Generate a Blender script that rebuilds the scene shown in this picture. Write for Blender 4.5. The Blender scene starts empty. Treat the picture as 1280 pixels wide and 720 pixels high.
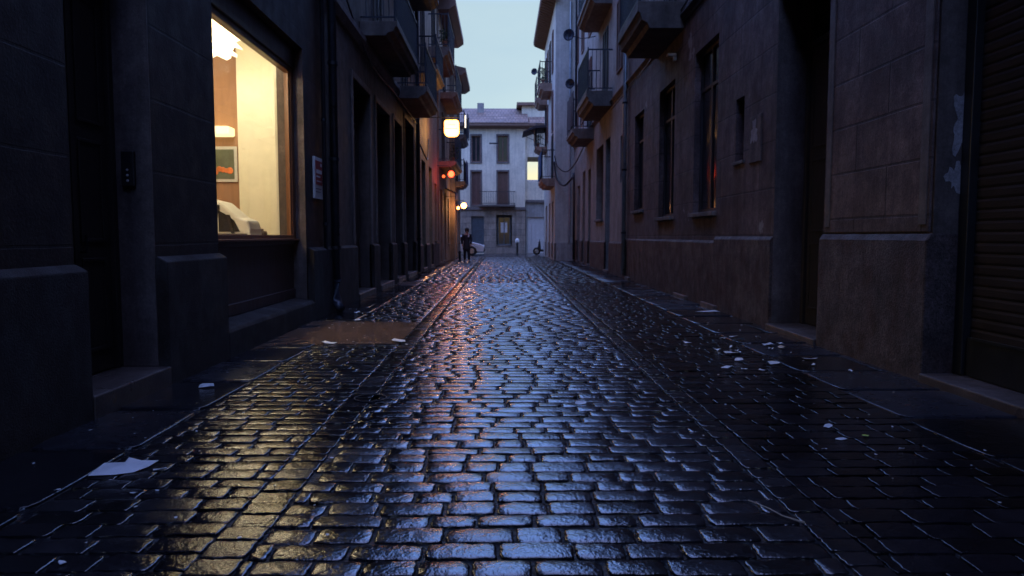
import bpy, bmesh, math, random
from mathutils import Vector, Matrix
R_ = math.radians
SC = bpy.context.scene
COL = SC.collection
rnd = random.Random(7)

# ------------------------------------------------------------------ camera
cam = bpy.data.cameras.new('camera')
cam.lens = 25.3125; cam.sensor_width = 36; cam.clip_end = 3000; cam.clip_start = 0.05
camo = bpy.data.objects.new('camera', cam); COL.objects.link(camo)
camo.location = (0, 0, 1.3)
camo.rotation_euler = (R_(90 - 4.131), 0, R_(-0.764))
cam.dof.use_dof = True; cam.dof.focus_distance = 5.5; cam.dof.aperture_fstop = 3.2
SC.camera = camo

# ------------------------------------------------------------------ world
SUN_EL, SUN_ROT, VEIL = 4.0, 12.0, 3.2
W = bpy.data.worlds.new('World'); SC.world = W; W.use_nodes = True
nt = W.node_tree; nt.nodes.clear()
sky = nt.nodes.new('ShaderNodeTexSky'); sky.sky_type = 'NISHITA'; sky.sun_disc = False
sky.sun_elevation = R_(SUN_EL); sky.sun_rotation = R_(SUN_ROT)
sky.air_density = 1.0; sky.dust_density = 0.3; sky.ozone_density = 3.0
bg = nt.nodes.new('ShaderNodeBackground'); bg.inputs['Strength'].default_value = 0.15
out = nt.nodes.new('ShaderNodeOutputWorld')
tint = nt.nodes.new('ShaderNodeMix'); tint.data_type = 'RGBA'; tint.blend_type = 'MULTIPLY'; tint.inputs[0].default_value = 1
tint.inputs[7].default_value = (.75, 1.0, 1.25, 1)
nt.links.new(sky.outputs[0], tint.inputs[6])
# high thin overcast: an even veil of cloud light, bluer overhead
tcw = nt.nodes.new('ShaderNodeTexCoord'); spw = nt.nodes.new('ShaderNodeSeparateXYZ'); nt.links.new(tcw.outputs['Generated'], spw.inputs[0])
veil = nt.nodes.new('ShaderNodeValToRGB'); nt.links.new(spw.outputs['Z'], veil.inputs[0])
e = veil.color_ramp.elements; e[0].position = 0.0; e[0].color = (.95, .62, .3, 1); e[1].position = .8; e[1].color = (1.1, 1.45, 3.4, 1)
e2 = e.new(.082); e2.color = (.95, .80, .45, 1)
e2 = e.new(.115); e2.color = (.54, .66, .66, 1)
e2 = e.new(.30); e2.color = (.56, .72, .74, 1)
e2 = e.new(.42); e2.color = (.95, 1.95, 5.2, 1)
vs_ = nt.nodes.new('ShaderNodeVectorMath'); vs_.operation = 'SCALE'; vs_.inputs['Scale'].default_value = VEIL
cn = nt.nodes.new('ShaderNodeTexNoise'); cn.inputs['Scale'].default_value = 3.5; cn.inputs['Detail'].default_value = 5
cm = nt.nodes.new('ShaderNodeVectorMath'); cm.operation = 'MULTIPLY'; cm.inputs[1].default_value = (1, 1, 3); nt.links.new(tcw.outputs['Generated'], cm.inputs[0]); nt.links.new(cm.outputs[0], cn.inputs['Vector'])
cr = nt.nodes.new('ShaderNodeValToRGB'); nt.links.new(cn.outputs[0], cr.inputs[0]); cr.color_ramp.elements[0].position = .35; cr.color_ramp.elements[0].color = (.93, .95, .99, 1)
cr.color_ramp.elements[1].position = .65; cr.color_ramp.elements[1].color = (1.06, 1.03, 1.01, 1)
cx = nt.nodes.new('ShaderNodeMix'); cx.data_type = 'RGBA'; cx.blend_type = 'MULTIPLY'; cx.inputs[0].default_value = 1
nt.links.new(veil.outputs[0], cx.inputs[6]); nt.links.new(cr.outputs[0], cx.inputs[7]); nt.links.new(cx.outputs[2], vs_.inputs[0])
mixw = nt.nodes.new('ShaderNodeMix'); mixw.data_type = 'RGBA'; mixw.inputs[0].default_value = .82
nt.links.new(tint.outputs[2], mixw.inputs[6]); nt.links.new(vs_.outputs[0], mixw.inputs[7]); nt.links.new(mixw.outputs[2], bg.inputs['Color'])
nt.links.new(bg.outputs[0], out.inputs['Surface'])

sl = bpy.data.lights.new('sun', 'SUN'); sl.energy = 0.05; sl.angle = R_(12); sl.color = (1, .85, .7)
so = bpy.data.objects.new('sun', sl); COL.objects.link(so)
so.rotation_euler = (R_(-(90 - SUN_EL)), 0, R_(-SUN_ROT)); so.location = (0, 0, 40)

SC.view_settings.view_transform = 'Standard'; SC.view_settings.look = 'None'
SC.view_settings.exposure = 1.0; SC.view_settings.gamma = 1.0; SC.view_settings.use_curve_mapping = False
SC.cycles.max_bounces = 8; SC.cycles.sample_clamp_indirect = 4; SC.cycles.use_denoising = True
SC.cycles.caustics_reflective = False; SC.cycles.caustics_refractive = False

# ------------------------------------------------------------------ materials
def new_mat(name):
    m = bpy.data.materials.new(name); m.use_nodes = True
    return m, m.node_tree, m.node_tree.nodes['Principled BSDF']
def N(t, kind, **kw):
    n = t.nodes.new(kind)
    for k, v in kw.items():
        if k in n.inputs: n.inputs[k].default_value = v
        else: setattr(n, k, v)
    return n
def ramp(t, src, p0, c0, p1, c1):
    r = t.nodes.new('ShaderNodeValToRGB'); e = r.color_ramp.elements
    e[0].position = p0; e[0].color = (*c0, 1) if not isinstance(c0, float) else (c0, c0, c0, 1)
    e[1].position = p1; e[1].color = (*c1, 1) if not isinstance(c1, float) else (c1, c1, c1, 1)
    t.links.new(src, r.inputs[0]); return r.outputs[0]
def mixc(t, fac, a, b, mode='MIX'):
    m = t.nodes.new('ShaderNodeMix'); m.data_type = 'RGBA'; m.blend_type = mode
    for s, v in ((0, fac), (6, a), (7, b)):
        if isinstance(v, (int, float)): m.inputs[s].default_value = v
        elif isinstance(v, tuple): m.inputs[s].default_value = (*v, 1)
        else: t.links.new(v, m.inputs[s])
    return m.outputs[2]
def mth(t, op, a, b=0.0):
    m = t.nodes.new('ShaderNodeMath'); m.operation = op
    for i, v in enumerate((a, b)):
        if isinstance(v, (int, float)): m.inputs[i].default_value = v
        else: t.links.new(v, m.inputs[i])
    return m.outputs[0]
def scaled(t, src, sc):
    v = N(t, 'ShaderNodeVectorMath', operation='MULTIPLY'); v.inputs[1].default_value = sc
    t.links.new(src, v.inputs[0]); return v.outputs[0]

def stone(name, col, rough=.75, var=.35, scale=1.2, bump=.35, bscale=45, stain=None, joints=None, speck=0.0,
          streak=.35, patch=None, spec=.4, axes='YZ', jdepth=1.0):
    m, t, p = new_mat(name)
    tc = t.nodes.new('ShaderNodeTexCoord').outputs['Object']
    n1 = N(t, 'ShaderNodeTexNoise', Scale=scale, Detail=8.0, Roughness=.62); t.links.new(tc, n1.inputs['Vector'])
    dark = tuple(c * (1 - var) for c in col); lite = tuple(min(1, c * (1 + var * .6)) for c in col)
    c = ramp(t, n1.outputs[0], .34, dark, .66, lite)
    nm = N(t, 'ShaderNodeTexNoise', Scale=scale * 6, Detail=7.0, Roughness=.75); t.links.new(tc, nm.inputs['Vector'])
    c = mixc(t, 1.0, c, ramp(t, nm.outputs[0], .36, 1 - var * .75, .64, 1 + var * .5), 'MULTIPLY')
    if stain:
        n2 = N(t, 'ShaderNodeTexNoise', Scale=scale * .9, Detail=6.0, Roughness=.7)
        t.links.new(scaled(t, tc, (1.3, 1.3, .8)), n2.inputs['Vector'])
        c = mixc(t, ramp(t, n2.outputs[0], .47, 0.0, .6, .9), c, stain)
    if streak:
        n3 = N(t, 'ShaderNodeTexNoise', Scale=2.2, Detail=6.0, Roughness=.7)
        t.links.new(scaled(t, tc, (2.5, 2.5, .22)), n3.inputs['Vector'])
        c = mixc(t, 1.0, c, ramp(t, n3.outputs[0], .35, 1 - streak, .62, 1.0), 'MULTIPLY')
    if speck:
        n4 = N(t, 'ShaderNodeTexNoise', Scale=38.0, Detail=5.0, Roughness=.85); t.links.new(tc, n4.inputs['Vector'])
        c = mixc(t, 1.0, c, ramp(t, n4.outputs[0], .38, 1 - speck, .66, 1.0 + speck), 'MULTIPLY')
    nb = N(t, 'ShaderNodeTexNoise', Scale=float(bscale), Detail=5.0, Roughness=.65); t.links.new(tc, nb.inputs['Vector'])
    nl = N(t, 'ShaderNodeTexNoise', Scale=4.0, Detail=4.0); t.links.new(tc, nl.inputs['Vector'])
    h = mth(t, 'ADD', nb.outputs[0], mth(t, 'MULTIPLY', nl.outputs[0], 1.5))
    if joints:
        sp = t.nodes.new('ShaderNodeSeparateXYZ'); t.links.new(tc, sp.inputs[0])
        cb = t.nodes.new('ShaderNodeCombineXYZ')
        t.links.new(sp.outputs['Y' if axes == 'YZ' else 'X'], cb.inputs[0]); t.links.new(sp.outputs['Z'], cb.inputs[1])
        # wobble
        wv = N(t, 'ShaderNodeVectorMath', operation='ADD')
        nw = N(t, 'ShaderNodeTexNoise', Scale=1.7, Detail=3.0); t.links.new(tc, nw.inputs['Vector'])
        t.links.new(cb.outputs[0], wv.inputs[0]); t.links.new(scaled(t, nw.outputs['Color'], (.02, .02, 0)), wv.inputs[1])
        br = N(t, 'ShaderNodeTexBrick', Scale=1.0)
        br.inputs['Brick Width'].default_value = joints[0]; br.inputs['Row Height'].default_value = joints[1]
        br.inputs['Mortar Size'].default_value = joints[2] if len(joints) > 2 else .009
        br.inputs['Mortar Smooth'].default_value = .3
        br.inputs['Color1'].default_value = (.78, .78, .8, 1); br.inputs['Color2'].default_value = (1.1, 1.06, 1.02, 1)
        br.inputs['Mortar'].default_value = (.5, .5, .5, 1); br.offset = .5
        t.links.new(wv.outputs[0], br.inputs['Vector'])
        c = mixc(t, 1.0, c, br.outputs['Color'], 'MULTIPLY')
        h = mth(t, 'SUBTRACT', h, mth(t, 'MULTIPLY', br.outputs['Fac'], 5.0 * jdepth))
    if patch:
        n5 = N(t, 'ShaderNodeTexNoise', Scale=.9, Detail=9.0, Roughness=.6)
        t.links.new(scaled(t, tc, (1, 1, 1)), n5.inputs['Vector'])
        f = ramp(t, n5.outputs[0], .655, 0.0, .67, 1.0)
        c = mixc(t, f, c, patch); h = mth(t, 'SUBTRACT', h, mth(t, 'MULTIPLY', f, .8))
    t.links.new(c, p.inputs['Base Color'])
    t.links.new(ramp(t, nl.outputs[0], .3, max(.05, rough - .15), .7, min(1., rough + .12)), p.inputs['Roughness'])
    p.inputs['Specular IOR Level'].default_value = spec
    b = N(t, 'ShaderNodeBump', Strength=bump, Distance=.012); t.links.new(h, b.inputs['Height'])
    t.links.new(b.outputs[0], p.inputs['Normal'])
    return m

def simple(name, col, rough=.5, metal=0.0, var=.2, bump=.1, bscale=30, spec=.5, grain=None, coat=0.0):
    m, t, p = new_mat(name)
    tc = t.nodes.new('ShaderNodeTexCoord').outputs['Object']
    n1 = N(t, 'ShaderNodeTexNoise', Scale=5.0, Detail=6.0, Roughness=.65)
    t.links.new(scaled(t, tc, grain) if grain else tc, n1.inputs['Vector'])
    c = ramp(t, n1.outputs[0], .3, tuple(x * (1 - var) for x in col), .7, tuple(min(1, x * (1 + var)) for x in col))
    t.links.new(c, p.inputs['Base Color'])
    nb = N(t, 'ShaderNodeTexNoise', Scale=float(bscale), Detail=4.0)
    t.links.new(scaled(t, tc, grain) if grain else tc, nb.inputs['Vector'])
    b = N(t, 'ShaderNodeBump', Strength=bump, Distance=.01); t.links.new(nb.outputs[0], b.inputs['Height'])
    t.links.new(b.outputs[0], p.inputs['Normal'])
    t.links.new(ramp(t, n1.outputs[0], .3, max(.02, rough - .1), .7, min(1., rough + .1)), p.inputs['Roughness'])
    p.inputs['Metallic'].default_value = metal; p.inputs['Specular IOR Level'].default_value = spec
    p.inputs['Coat Weight'].default_value = coat
    return m

def emit(name, col, s):
    m, t, p = new_mat(name)
    p.inputs['Base Color'].default_value = (*[min(1, c) for c in col], 1)
    p.inputs['Emission Color'].default_value = (*col, 1); p.inputs['Emission Strength'].default_value = s
    return m

def wet(name, col, col2, rmin, rmax, bump, bscale, per_stone=False, ior=1.5, dist=.006):
    m, t, p = new_mat(name)
    tc = t.nodes.new('ShaderNodeTexCoord').outputs['Object']
    n1 = N(t, 'ShaderNodeTexNoise', Scale=9.0, Detail=8.0, Roughness=.7); t.links.new(tc, n1.inputs['Vector'])
    c = ramp(t, n1.outputs[0], .32, col, .7, col2)
    rn = N(t, 'ShaderNodeTexNoise', Scale=2.6, Detail=9.0, Roughness=.72); t.links.new(tc, rn.inputs['Vector'])
    rv = rn.outputs[0]
    if per_stone:
        at = t.nodes.new('ShaderNodeAttribute'); at.attribute_name = 'tone'
        c = mixc(t, 1.0, c, ramp(t, at.outputs['Fac'], 0.0, .45, 1.0, 1.5), 'MULTIPLY')
        rv = mth(t, 'ADD', mth(t, 'MULTIPLY', rn.outputs[0], .75), mth(t, 'MULTIPLY', at.outputs['Fac'], .25))
    t.links.new(c, p.inputs['Base Color'])
    t.links.new(ramp(t, rv, .38, rmin, .66, rmax), p.inputs['Roughness'])
    p.inputs['IOR'].default_value = ior
    na = N(t, 'ShaderNodeTexNoise', Scale=float(bscale), Detail=6.0, Roughness=.6); t.links.new(tc, na.inputs['Vector'])
    ng = N(t, 'ShaderNodeTexNoise', Scale=float(bscale) * .25, Detail=4.0, Roughness=.6); t.links.new(tc, ng.inputs['Vector'])
    h = mth(t, 'ADD', na.outputs[0], mth(t, 'MULTIPLY', ng.outputs[0], 3.0))
    b = N(t, 'ShaderNodeBump', Strength=bump, Distance=dist); t.links.new(h, b.inputs['Height'])
    t.links.new(b.outputs[0], p.inputs['Normal'])
    return m

M = {}
M['wall_la'] = stone('brown_ashlar_render', (.036, .021, .018), joints=(5.0, .62, .012), stain=(.025, .014, .011), var=.5, speck=.3)
M['wall_lb'] = stone('grey_brown_render', (.115, .083, .07), var=.35, stain=(.09, .07, .065))
M['wall_lc'] = stone('ochre_render', (.34, .28, .2), var=.3)
M['wall_ld'] = stone('tan_render', (.3, .23, .17), var=.3)
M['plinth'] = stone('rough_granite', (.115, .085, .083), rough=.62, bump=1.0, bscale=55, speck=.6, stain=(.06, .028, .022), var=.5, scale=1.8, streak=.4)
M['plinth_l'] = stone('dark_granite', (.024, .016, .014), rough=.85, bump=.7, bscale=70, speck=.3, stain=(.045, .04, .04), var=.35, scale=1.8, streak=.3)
M['wall_ra'] = stone('purple_brown_ashlar', (.18, .132, .135), joints=(1.9, .66, .014), stain=(.10, .065, .06), var=.45, speck=.3, patch=(.27, .25, .25))
M['pilaster'] = stone('scored_stone', (.2, .145, .14), joints=(1.25, .5, .014), stain=(.11, .075, .07), var=.45, speck=.3)
M['plaster'] = stone('exposed_pale_plaster', (.4, .38, .4), var=.35, speck=.3, streak=.2)
M['jamb'] = stone('pale_weathered_jamb', (.17, .135, .125), var=.4, speck=.2, patch=(.46, .46, .48), stain=(.11, .085, .08))
M['wall_rb'] = stone('grey_lilac_render', (.36, .33, .31), var=.25, streak=.4)
M['wall_rc'] = stone('pale_grey_render', (.55, .53, .48), var=.16, streak=.25)
M['wall_far'] = stone('pale_cream_render', (.84, .75, .59), var=.14, streak=.22)
M['wall_garage'] = stone('dull_grey_render', (.42, .4, .38), var=.2)
M['block'] = stone('far_base_stone', (.42, .36, .31), joints=(.9, .45, .015), var=.25, axes='XZ')
M['slab'] = stone('balcony_slab_stone', (.17, .145, .135), var=.3, streak=.3)
M['slab_warm'] = stone('terracotta_slab', (.3, .2, .15), var=.25, streak=.2)
M['trim'] = stone('moulded_stone', (.2, .17, .16), var=.3, speck=.1)
M['trim_dark'] = stone('dark_moulding', (.13, .11, .105), var=.3)
M['trim_pale'] = stone('pale_trim', (.5, .47, .43), var=.2)
M['roof'] = stone('clay_roof_tiles', (.25, .16, .12), joints=(.25, .3, .03), var=.35, streak=0, axes='XZ')
M['eave'] = simple('timber_eave', (.2, .12, .09), .8)
M['iron'] = simple('black_painted_iron', (.02, .022, .03), .45, 0.3)
M['iron_blue'] = simple('blue_black_iron', (.018, .026, .05), .5, 0.1)
M['pipe'] = simple('dark_downpipe_metal', (.05, .055, .075), .35, .4, var=.4)
M['pipe_zinc'] = simple('zinc_pipe', (.38, .42, .47), .35, .6, var=.25)
M['door'] = simple('dark_old_wood_door', (.035, .027, .024), .55, grain=(6, 6, .6), bump=.3)
M['door_b'] = simple('brown_wood_door', (.07, .045, .035), .55, grain=(6, 6, .6), bump=.3)
M['door_blue'] = simple('slate_blue_door', (.07, .1, .13), .5)
M['shutter'] = simple('rusty_roller_shutter', (.035, .024, .025), .6, .2, var=.45, grain=(1, .4, 3), bump=.2)
M['louver'] = simple('dark_wood_shutter', (.045, .035, .035), .6, grain=(5, 5, .5))
M['louver_br'] = simple('red_brown_shutter', (.16, .085, .07), .7)
M['glassd'] = simple('dark_window_glass', (.02, .024, .03), .08, bump=.0, spec=.6)
M['wframe'] = simple('varnished_window_frame', (.2, .085, .04), .4, grain=(5, 5, .4), bump=.15)
M['wpanel'] = simple('dark_timber_panel', (.055, .032, .028), .45, grain=(4, 4, .5))
M['wall_yellow'] = simple('cream_shop_wall', (.78, .76, .64), .85, var=.06, bump=.2)
M['wall_brown'] = simple('brown_shop_wall', (.36, .2, .12), .7, var=.12, grain=(4, 4, .3))
M['ceil'] = simple('shop_ceiling', (.75, .66, .45), .9, var=.05)
M['white'] = simple('white_plastic', (.78, .78, .76), .4, var=.05)
M['offwhite'] = simple('off_white_metal', (.6, .6, .6), .45, var=.1)
M['blackp'] = simple('black_plastic', (.02, .02, .022), .4)
M['cable'] = simple('cable_rubber', (.03, .03, .035), .5)
M['cloth_dark'] = simple('dark_awning_cloth', (.04, .035, .045), .85)
M['cloth_blue'] = simple('blue_cloth', (.03, .09, .22), .9, var=.4)
M['cloth_navy'] = simple('navy_awning', (.02, .03, .12), .8, var=.3)
M['skin'] = simple('skin_tone', (.45, .28, .2), .5)
M['hair'] = simple('dark_hair', (.02, .015, .012), .5)
M['coat'] = simple('charcoal_coat', (.02, .021, .028), .85)
M['trouser'] = simple('black_trousers', (.014, .014, .02), .85)
M['scarf'] = simple('pale_scarf', (.6, .66, .75), .8)
M['carpaint'] = simple('white_car_paint', (.75, .76, .78), .25, var=.03, coat=.6, bump=0)
M['tyre'] = simple('black_tyre', (.02, .02, .02), .8)
M['hub'] = simple('grey_wheel_rim', (.4, .4, .42), .3, .8)
M['leaf'] = simple('pot_plant_leaf', (.04, .07, .03), .6, var=.5)
M['terra'] = simple('terracotta_pot', (.3, .12, .07), .8)
M['red'] = simple('red_print', (.35, .04, .035), .5)
M['paper'] = simple('wet_white_paper', (.72, .76, .8), .35, var=.12, bump=.4)
M['paper_y'] = simple('lime_paper', (.45, .6, .1), .5, var=.1)
M['cig'] = simple('tan_scrap', (.5, .42, .32), .6, var=.3)
M['sett'] = wet('wet_granite_setts', (.005, .005, .007), (.022, .02, .024), .04, .22, .30, 55, True, 2.1)
M['sett_flat'] = wet('wet_flat_paving', (.004, .0035, .005), (.014, .012, .015), .06, .26, .25, 55, True, 1.5)
M['water'] = wet('wet_joint_mortar', (.008, .009, .012), (.015, .015, .02), .1, .75, .8, 20, False, 1.35, .02)
M['flag'] = wet('wet_flagstones', (.006, .006, .009), (.018, .018, .024), .08, .34, .3, 35, True, 1.5)
M['cement'] = wet('wet_brown_cement', (.1, .06, .04), (.19, .115, .075), .1, .3, .12, 30, False, 1.5)
M['asphalt'] = wet('wet_asphalt', (.03, .03, .033), (.07, .07, .075), .08, .35, .4, 60, False, 1.5)
M['earth'] = wet('city_ground', (.03, .03, .03), (.06, .06, .06), .4, .7, .3, 20)
M['step'] = stone('worn_door_step', (.10, .08, .075), rough=.4, var=.35, speck=.2, streak=0)
M['lamp_sign'] = emit('lit_lamp_glass', (1.0, .40, .07), 6)
M['lamp_red'] = emit('red_lamp_glow', (1.0, .03, .01), 9)
M['lamp_warm'] = emit('warm_bulb_glow', (1.0, .26, .05), 13)
M['lamp_shop'] = emit('shop_lamp_glow', (1.0, .86, .58), 1.7)
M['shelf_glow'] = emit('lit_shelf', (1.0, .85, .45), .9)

def glass_mat(name, tint=(1, 1, 1)):
    m = bpy.data.materials.new(name); m.use_nodes = True; t = m.node_tree; t.nodes.clear()
    o = t.nodes.new('ShaderNodeOutputMaterial'); mx = t.nodes.new('ShaderNodeMixShader')
    tr = t.nodes.new('ShaderNodeBsdfTransparent'); tr.inputs[0].default_value = (*tint, 1)
    gl = t.nodes.new('ShaderNodeBsdfGlossy'); gl.inputs['Roughness'].default_value = .03
    lw = t.nodes.new('ShaderNodeLayerWeight'); lw.inputs[0].default_value = .5
    f5 = mth(t, 'ADD', mth(t, 'MULTIPLY', mth(t, 'POWER', lw.outputs['Facing'], 5.0), .5), .03)
    t.links.new(f5, mx.inputs[0]); t.links.new(tr.outputs[0], mx.inputs[1]); t.links.new(gl.outputs[0], mx.inputs[2])
    t.links.new(mx.outputs[0], o.inputs[0]); return m
M['glass'] = glass_mat('clear_window_glass', (.93, .93, .9))

# ------------------------------------------------------------------ mesh helpers
def root_loc(o):
    while o.parent is not None: o = o.parent
    return Vector(o.location)
def tag(o, label=None, cat=None, group=None, kind=None):
    if label: o['label'] = label
    if cat: o['category'] = cat
    if group: o['group'] = group
    if kind: o['kind'] = kind
    return o
def thing(name, loc, label, cat, group=None):
    o = bpy.data.objects.new(name, None); COL.objects.link(o); o.location = loc
    o.empty_display_size = .2
    return tag(o, label, cat, group)

class MB:
    def __init__(s): s.v = []; s.f = []
    def add(s, vs, fs):
        n = len(s.v); s.v += [tuple(v) for v in vs]; s.f += [tuple(i + n for i in f) for f in fs]; return s
    def box(s, x0, x1, y0, y1, z0, z1):
        if x0 > x1: x0, x1 = x1, x0
        return s.add([(x0, y0, z0), (x1, y0, z0), (x1, y1, z0), (x0, y1, z0), (x0, y0, z1), (x1, y0, z1), (x1, y1, z1), (x0, y1, z1)],
                     [(3, 2, 1, 0), (4, 5, 6, 7), (0, 1, 5, 4), (1, 2, 6, 5), (2, 3, 7, 6), (3, 0, 4, 7)])
    def quad(s, a, b, c, d): return s.add([a, b, c, d], [(0, 1, 2, 3)])
    def prof_y(s, pts, y0, y1):          # pts (x,z) profile extruded along y
        n = len(pts)
        return s.add([(x, y0, z) for x, z in pts] + [(x, y1, z) for x, z in pts],
                     [tuple(range(n)), tuple(range(2 * n - 1, n - 1, -1))] + [(i, n + i, n + (i + 1) % n, (i + 1) % n) for i in range(n)])
    def prof_x(s, pts, x0, x1):          # pts (y,z)
        n = len(pts)
        return s.add([(x0, y, z) for y, z in pts] + [(x1, y, z) for y, z in pts],
                     [tuple(range(n)), tuple(range(2 * n - 1, n - 1, -1))] + [(i, n + i, n + (i + 1) % n, (i + 1) % n) for i in range(n)])
    def prof_z(s, pts, z0, z1):          # pts (x,y)
        n = len(pts)
        return s.add([(x, y, z0) for x, y in pts] + [(x, y, z1) for x, y in pts],
                     [tuple(range(n))[::-1], tuple(range(n, 2 * n))] + [(i, (i + 1) % n, n + (i + 1) % n, n + i) for i in range(n)])
    def tube(s, pts, r, n=8, cap=True):
        pts = [Vector(p) for p in pts]; base = len(s.v); rr = r if isinstance(r, (list, tuple)) else [r] * len(pts)
        for i, p in enumerate(pts):
            d = (pts[min(i + 1, len(pts) - 1)] - pts[max(i - 1, 0)]).normalized()
            a = d.orthogonal() if abs(d.z) > .99 else d.cross(Vector((0, 0, 1)))
            a.normalize(); b = d.cross(a).normalized()
            if abs(d.z) > .99: a = Vector((1, 0, 0)); b = Vector((0, 1, 0)) if d.z > 0 else Vector((0, -1, 0))
            for k in range(n):
                q = 2 * math.pi * k / n
                s.v.append(tuple(p + a * math.cos(q) * rr[i] + b * math.sin(q) * rr[i]))
        for i in range(len(pts) - 1):
            for k in range(n):
                s.f.append((base + i * n + k, base + i * n + (k + 1) % n, base + (i + 1) * n + (k + 1) % n, base + (i + 1) * n + k))
        if cap:
            s.f.append(tuple(base + k for k in range(n))[::-1]); e = base + (len(pts) - 1) * n
            s.f.append(tuple(e + k for k in range(n)))
        return s
    def lathe(s, prof, c, axis='z', n=20):
        vs = []
        for r, h in prof:
            for k in range(n):
                q = 2 * math.pi * k / n; a, b = r * math.cos(q), r * math.sin(q)
                vs.append({'z': (c[0] + a, c[1] + b, c[2] + h), 'y': (c[0] + a, c[1] + h, c[2] + b), 'x': (c[0] + h, c[1] + a, c[2] + b)}[axis])
        fs = [(i * n + k, i * n + (k + 1) % n, (i + 1) * n + (k + 1) % n, (i + 1) * n + k) for i in range(len(prof) - 1) for k in range(n)]
        fs += [tuple(range(n))[::-1], tuple((len(prof) - 1) * n + k for k in range(n))]
        return s.add(vs, fs)
    def rot(s, c, axis, ang, start=0):
        m = Matrix.Rotation(ang, 3, axis); c = Vector(c)
        for i in range(start, len(s.v)): s.v[i] = tuple(m @ (Vector(s.v[i]) - c) + c)
        return s
    def build(s, name, mat, parent=None, bevel=0, smooth=False, label=None, seg=2):
        me = bpy.data.meshes.new(name)
        off = root_loc(parent) if parent is not None else Vector((0, 0, 0))
        me.from_pydata([tuple(Vector(v) - off) for v in s.v], [], s.f)
        bm = bmesh.new(); bm.from_mesh(me); bmesh.ops.recalc_face_normals(bm, faces=bm.faces); bm.to_mesh(me); bm.free()
        me.materials.append(M[mat] if isinstance(mat, str) else mat)
        o = bpy.data.objects.new(name, me); COL.objects.link(o)
        if parent is not None: o.parent = parent
        if smooth:
            for p in me.polygons: p.use_smooth = True
        if bevel:
            b = o.modifiers.new('bevel', 'BEVEL'); b.width = bevel; b.segments = seg; b.limit_method = 'ANGLE'; b.angle_limit = R_(35)
        if label: o['label'] = label
        return o
def struct(o): return tag(o, kind='structure')
def at_base(o, loc):
    """give a single-mesh thing its origin at its base"""
    d = Vector(loc); o.data.transform(Matrix.Translation(-d)); o.location = d; return o

# ------------------------------------------------------------------ ground
def setts(x0, x1, y0, y1, course, wid, gap, dome, name, mat, seed, xf=None, jit=.006, tilt=.02, edge=None):
    r = random.Random(seed); V = []; F = []; T = []; SM = []
    y = y0
    while y < y1:
        c = course * r.uniform(.86, 1.14); x = x0 + (0 if edge else r.uniform(-wid, 0))
        hi = y < 9
        US, VS = ((-1, -.972, -.9, -.65, -.3, 0, .3, .65, .9, .972, 1), (-1, -.95, -.82, -.4, 0, .4, .82, .95, 1)) if hi else \
            (((-1, -.972, -.8, 0, .8, .972, 1), (-1, -.95, -.75, -.3, .3, .75, .95, 1)) if y < 20 else ((-1, -.97, 0, .97, 1), (-1, -.95, -.7, -.3, .3, .7, .95, 1)))
        nu, nv = len(US), len(VS)
        wob = r.uniform(-.006, .006)
        while x < x1 - .04:
            w = wid * r.uniform(.72, 1.28)
            xe = min(x + w, x1)
            if x1 - xe < .1: xe = x1
            xs = max(x, x0)
            if xe - xs > .05:
                cx, cy = (xs + xe) / 2, y + c / 2 + wob + r.uniform(-jit, jit)
                a, b = (xe - xs - gap * r.uniform(.35, 1.25)) / 2, (c - gap * r.uniform(.4, 1.0)) / 2
                tx, ty, dz = r.gauss(0, tilt * .45), r.gauss(0, tilt * (1 + min(2., max(0, y - 8) * .08))), r.gauss(0, .0016)
                cx += r.uniform(-.006, .006) if (xs <= x0 or xe >= x1) else 0; sk = r.uniform(-.07, .07); k1 = r.uniform(-.06, .06); ph = r.uniform(0, 6); tone = r.random()
                n0 = len(V); dm = dome * r.uniform(.6, 1.5) * (1 + min(1.6, max(0, y - 8) * .08))
                for j in range(nv):
                    v = VS[j]
                    for i in range(nu):
                        u = US[i]
                        rc = 1 - .10 * (abs(u) ** 8) * (abs(v) ** 8)
                        px = a * u * rc * (1 + k1 * v * .5); py = b * v * rc + sk * a * u * .25
                        px += .003 * math.sin(ph + 9 * v); py += .003 * math.sin(ph + 7 * u)
                        dd = max(abs(u), abs(v))
                        z = -dm * (.6 * (abs(u) ** 6) + .6 * (abs(v) ** 5) + .12 * (u * u + v * v)) + tx * px + ty * py + dz
                        z += .0016 * math.sin(ph * 3 + px * 40) * math.cos(ph + py * 50)
                        if dd > .999: z -= .03
                        V.append((cx + px, cy + py, z)); T.append(tone)
                for j in range(nv - 1):
                    for i in range(nu - 1):
                        q = n0 + j * nu + i; F.append((q, q + 1, q + nu + 1, q + nu)); SM.append(0 < i < nu - 2 and 0 < j < nv - 2)
            x += w
        y += c
    me = bpy.data.meshes.new(name); me.from_pydata(V, [], F); me.materials.append(M[mat])
    at = me.attributes.new('tone', 'FLOAT', 'POINT'); at.data.foreach_set('value', T)
    me.polygons.foreach_set('use_smooth', SM)
    o = bpy.data.objects.new(name, me); COL.objects.link(o); return struct(o)

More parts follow.
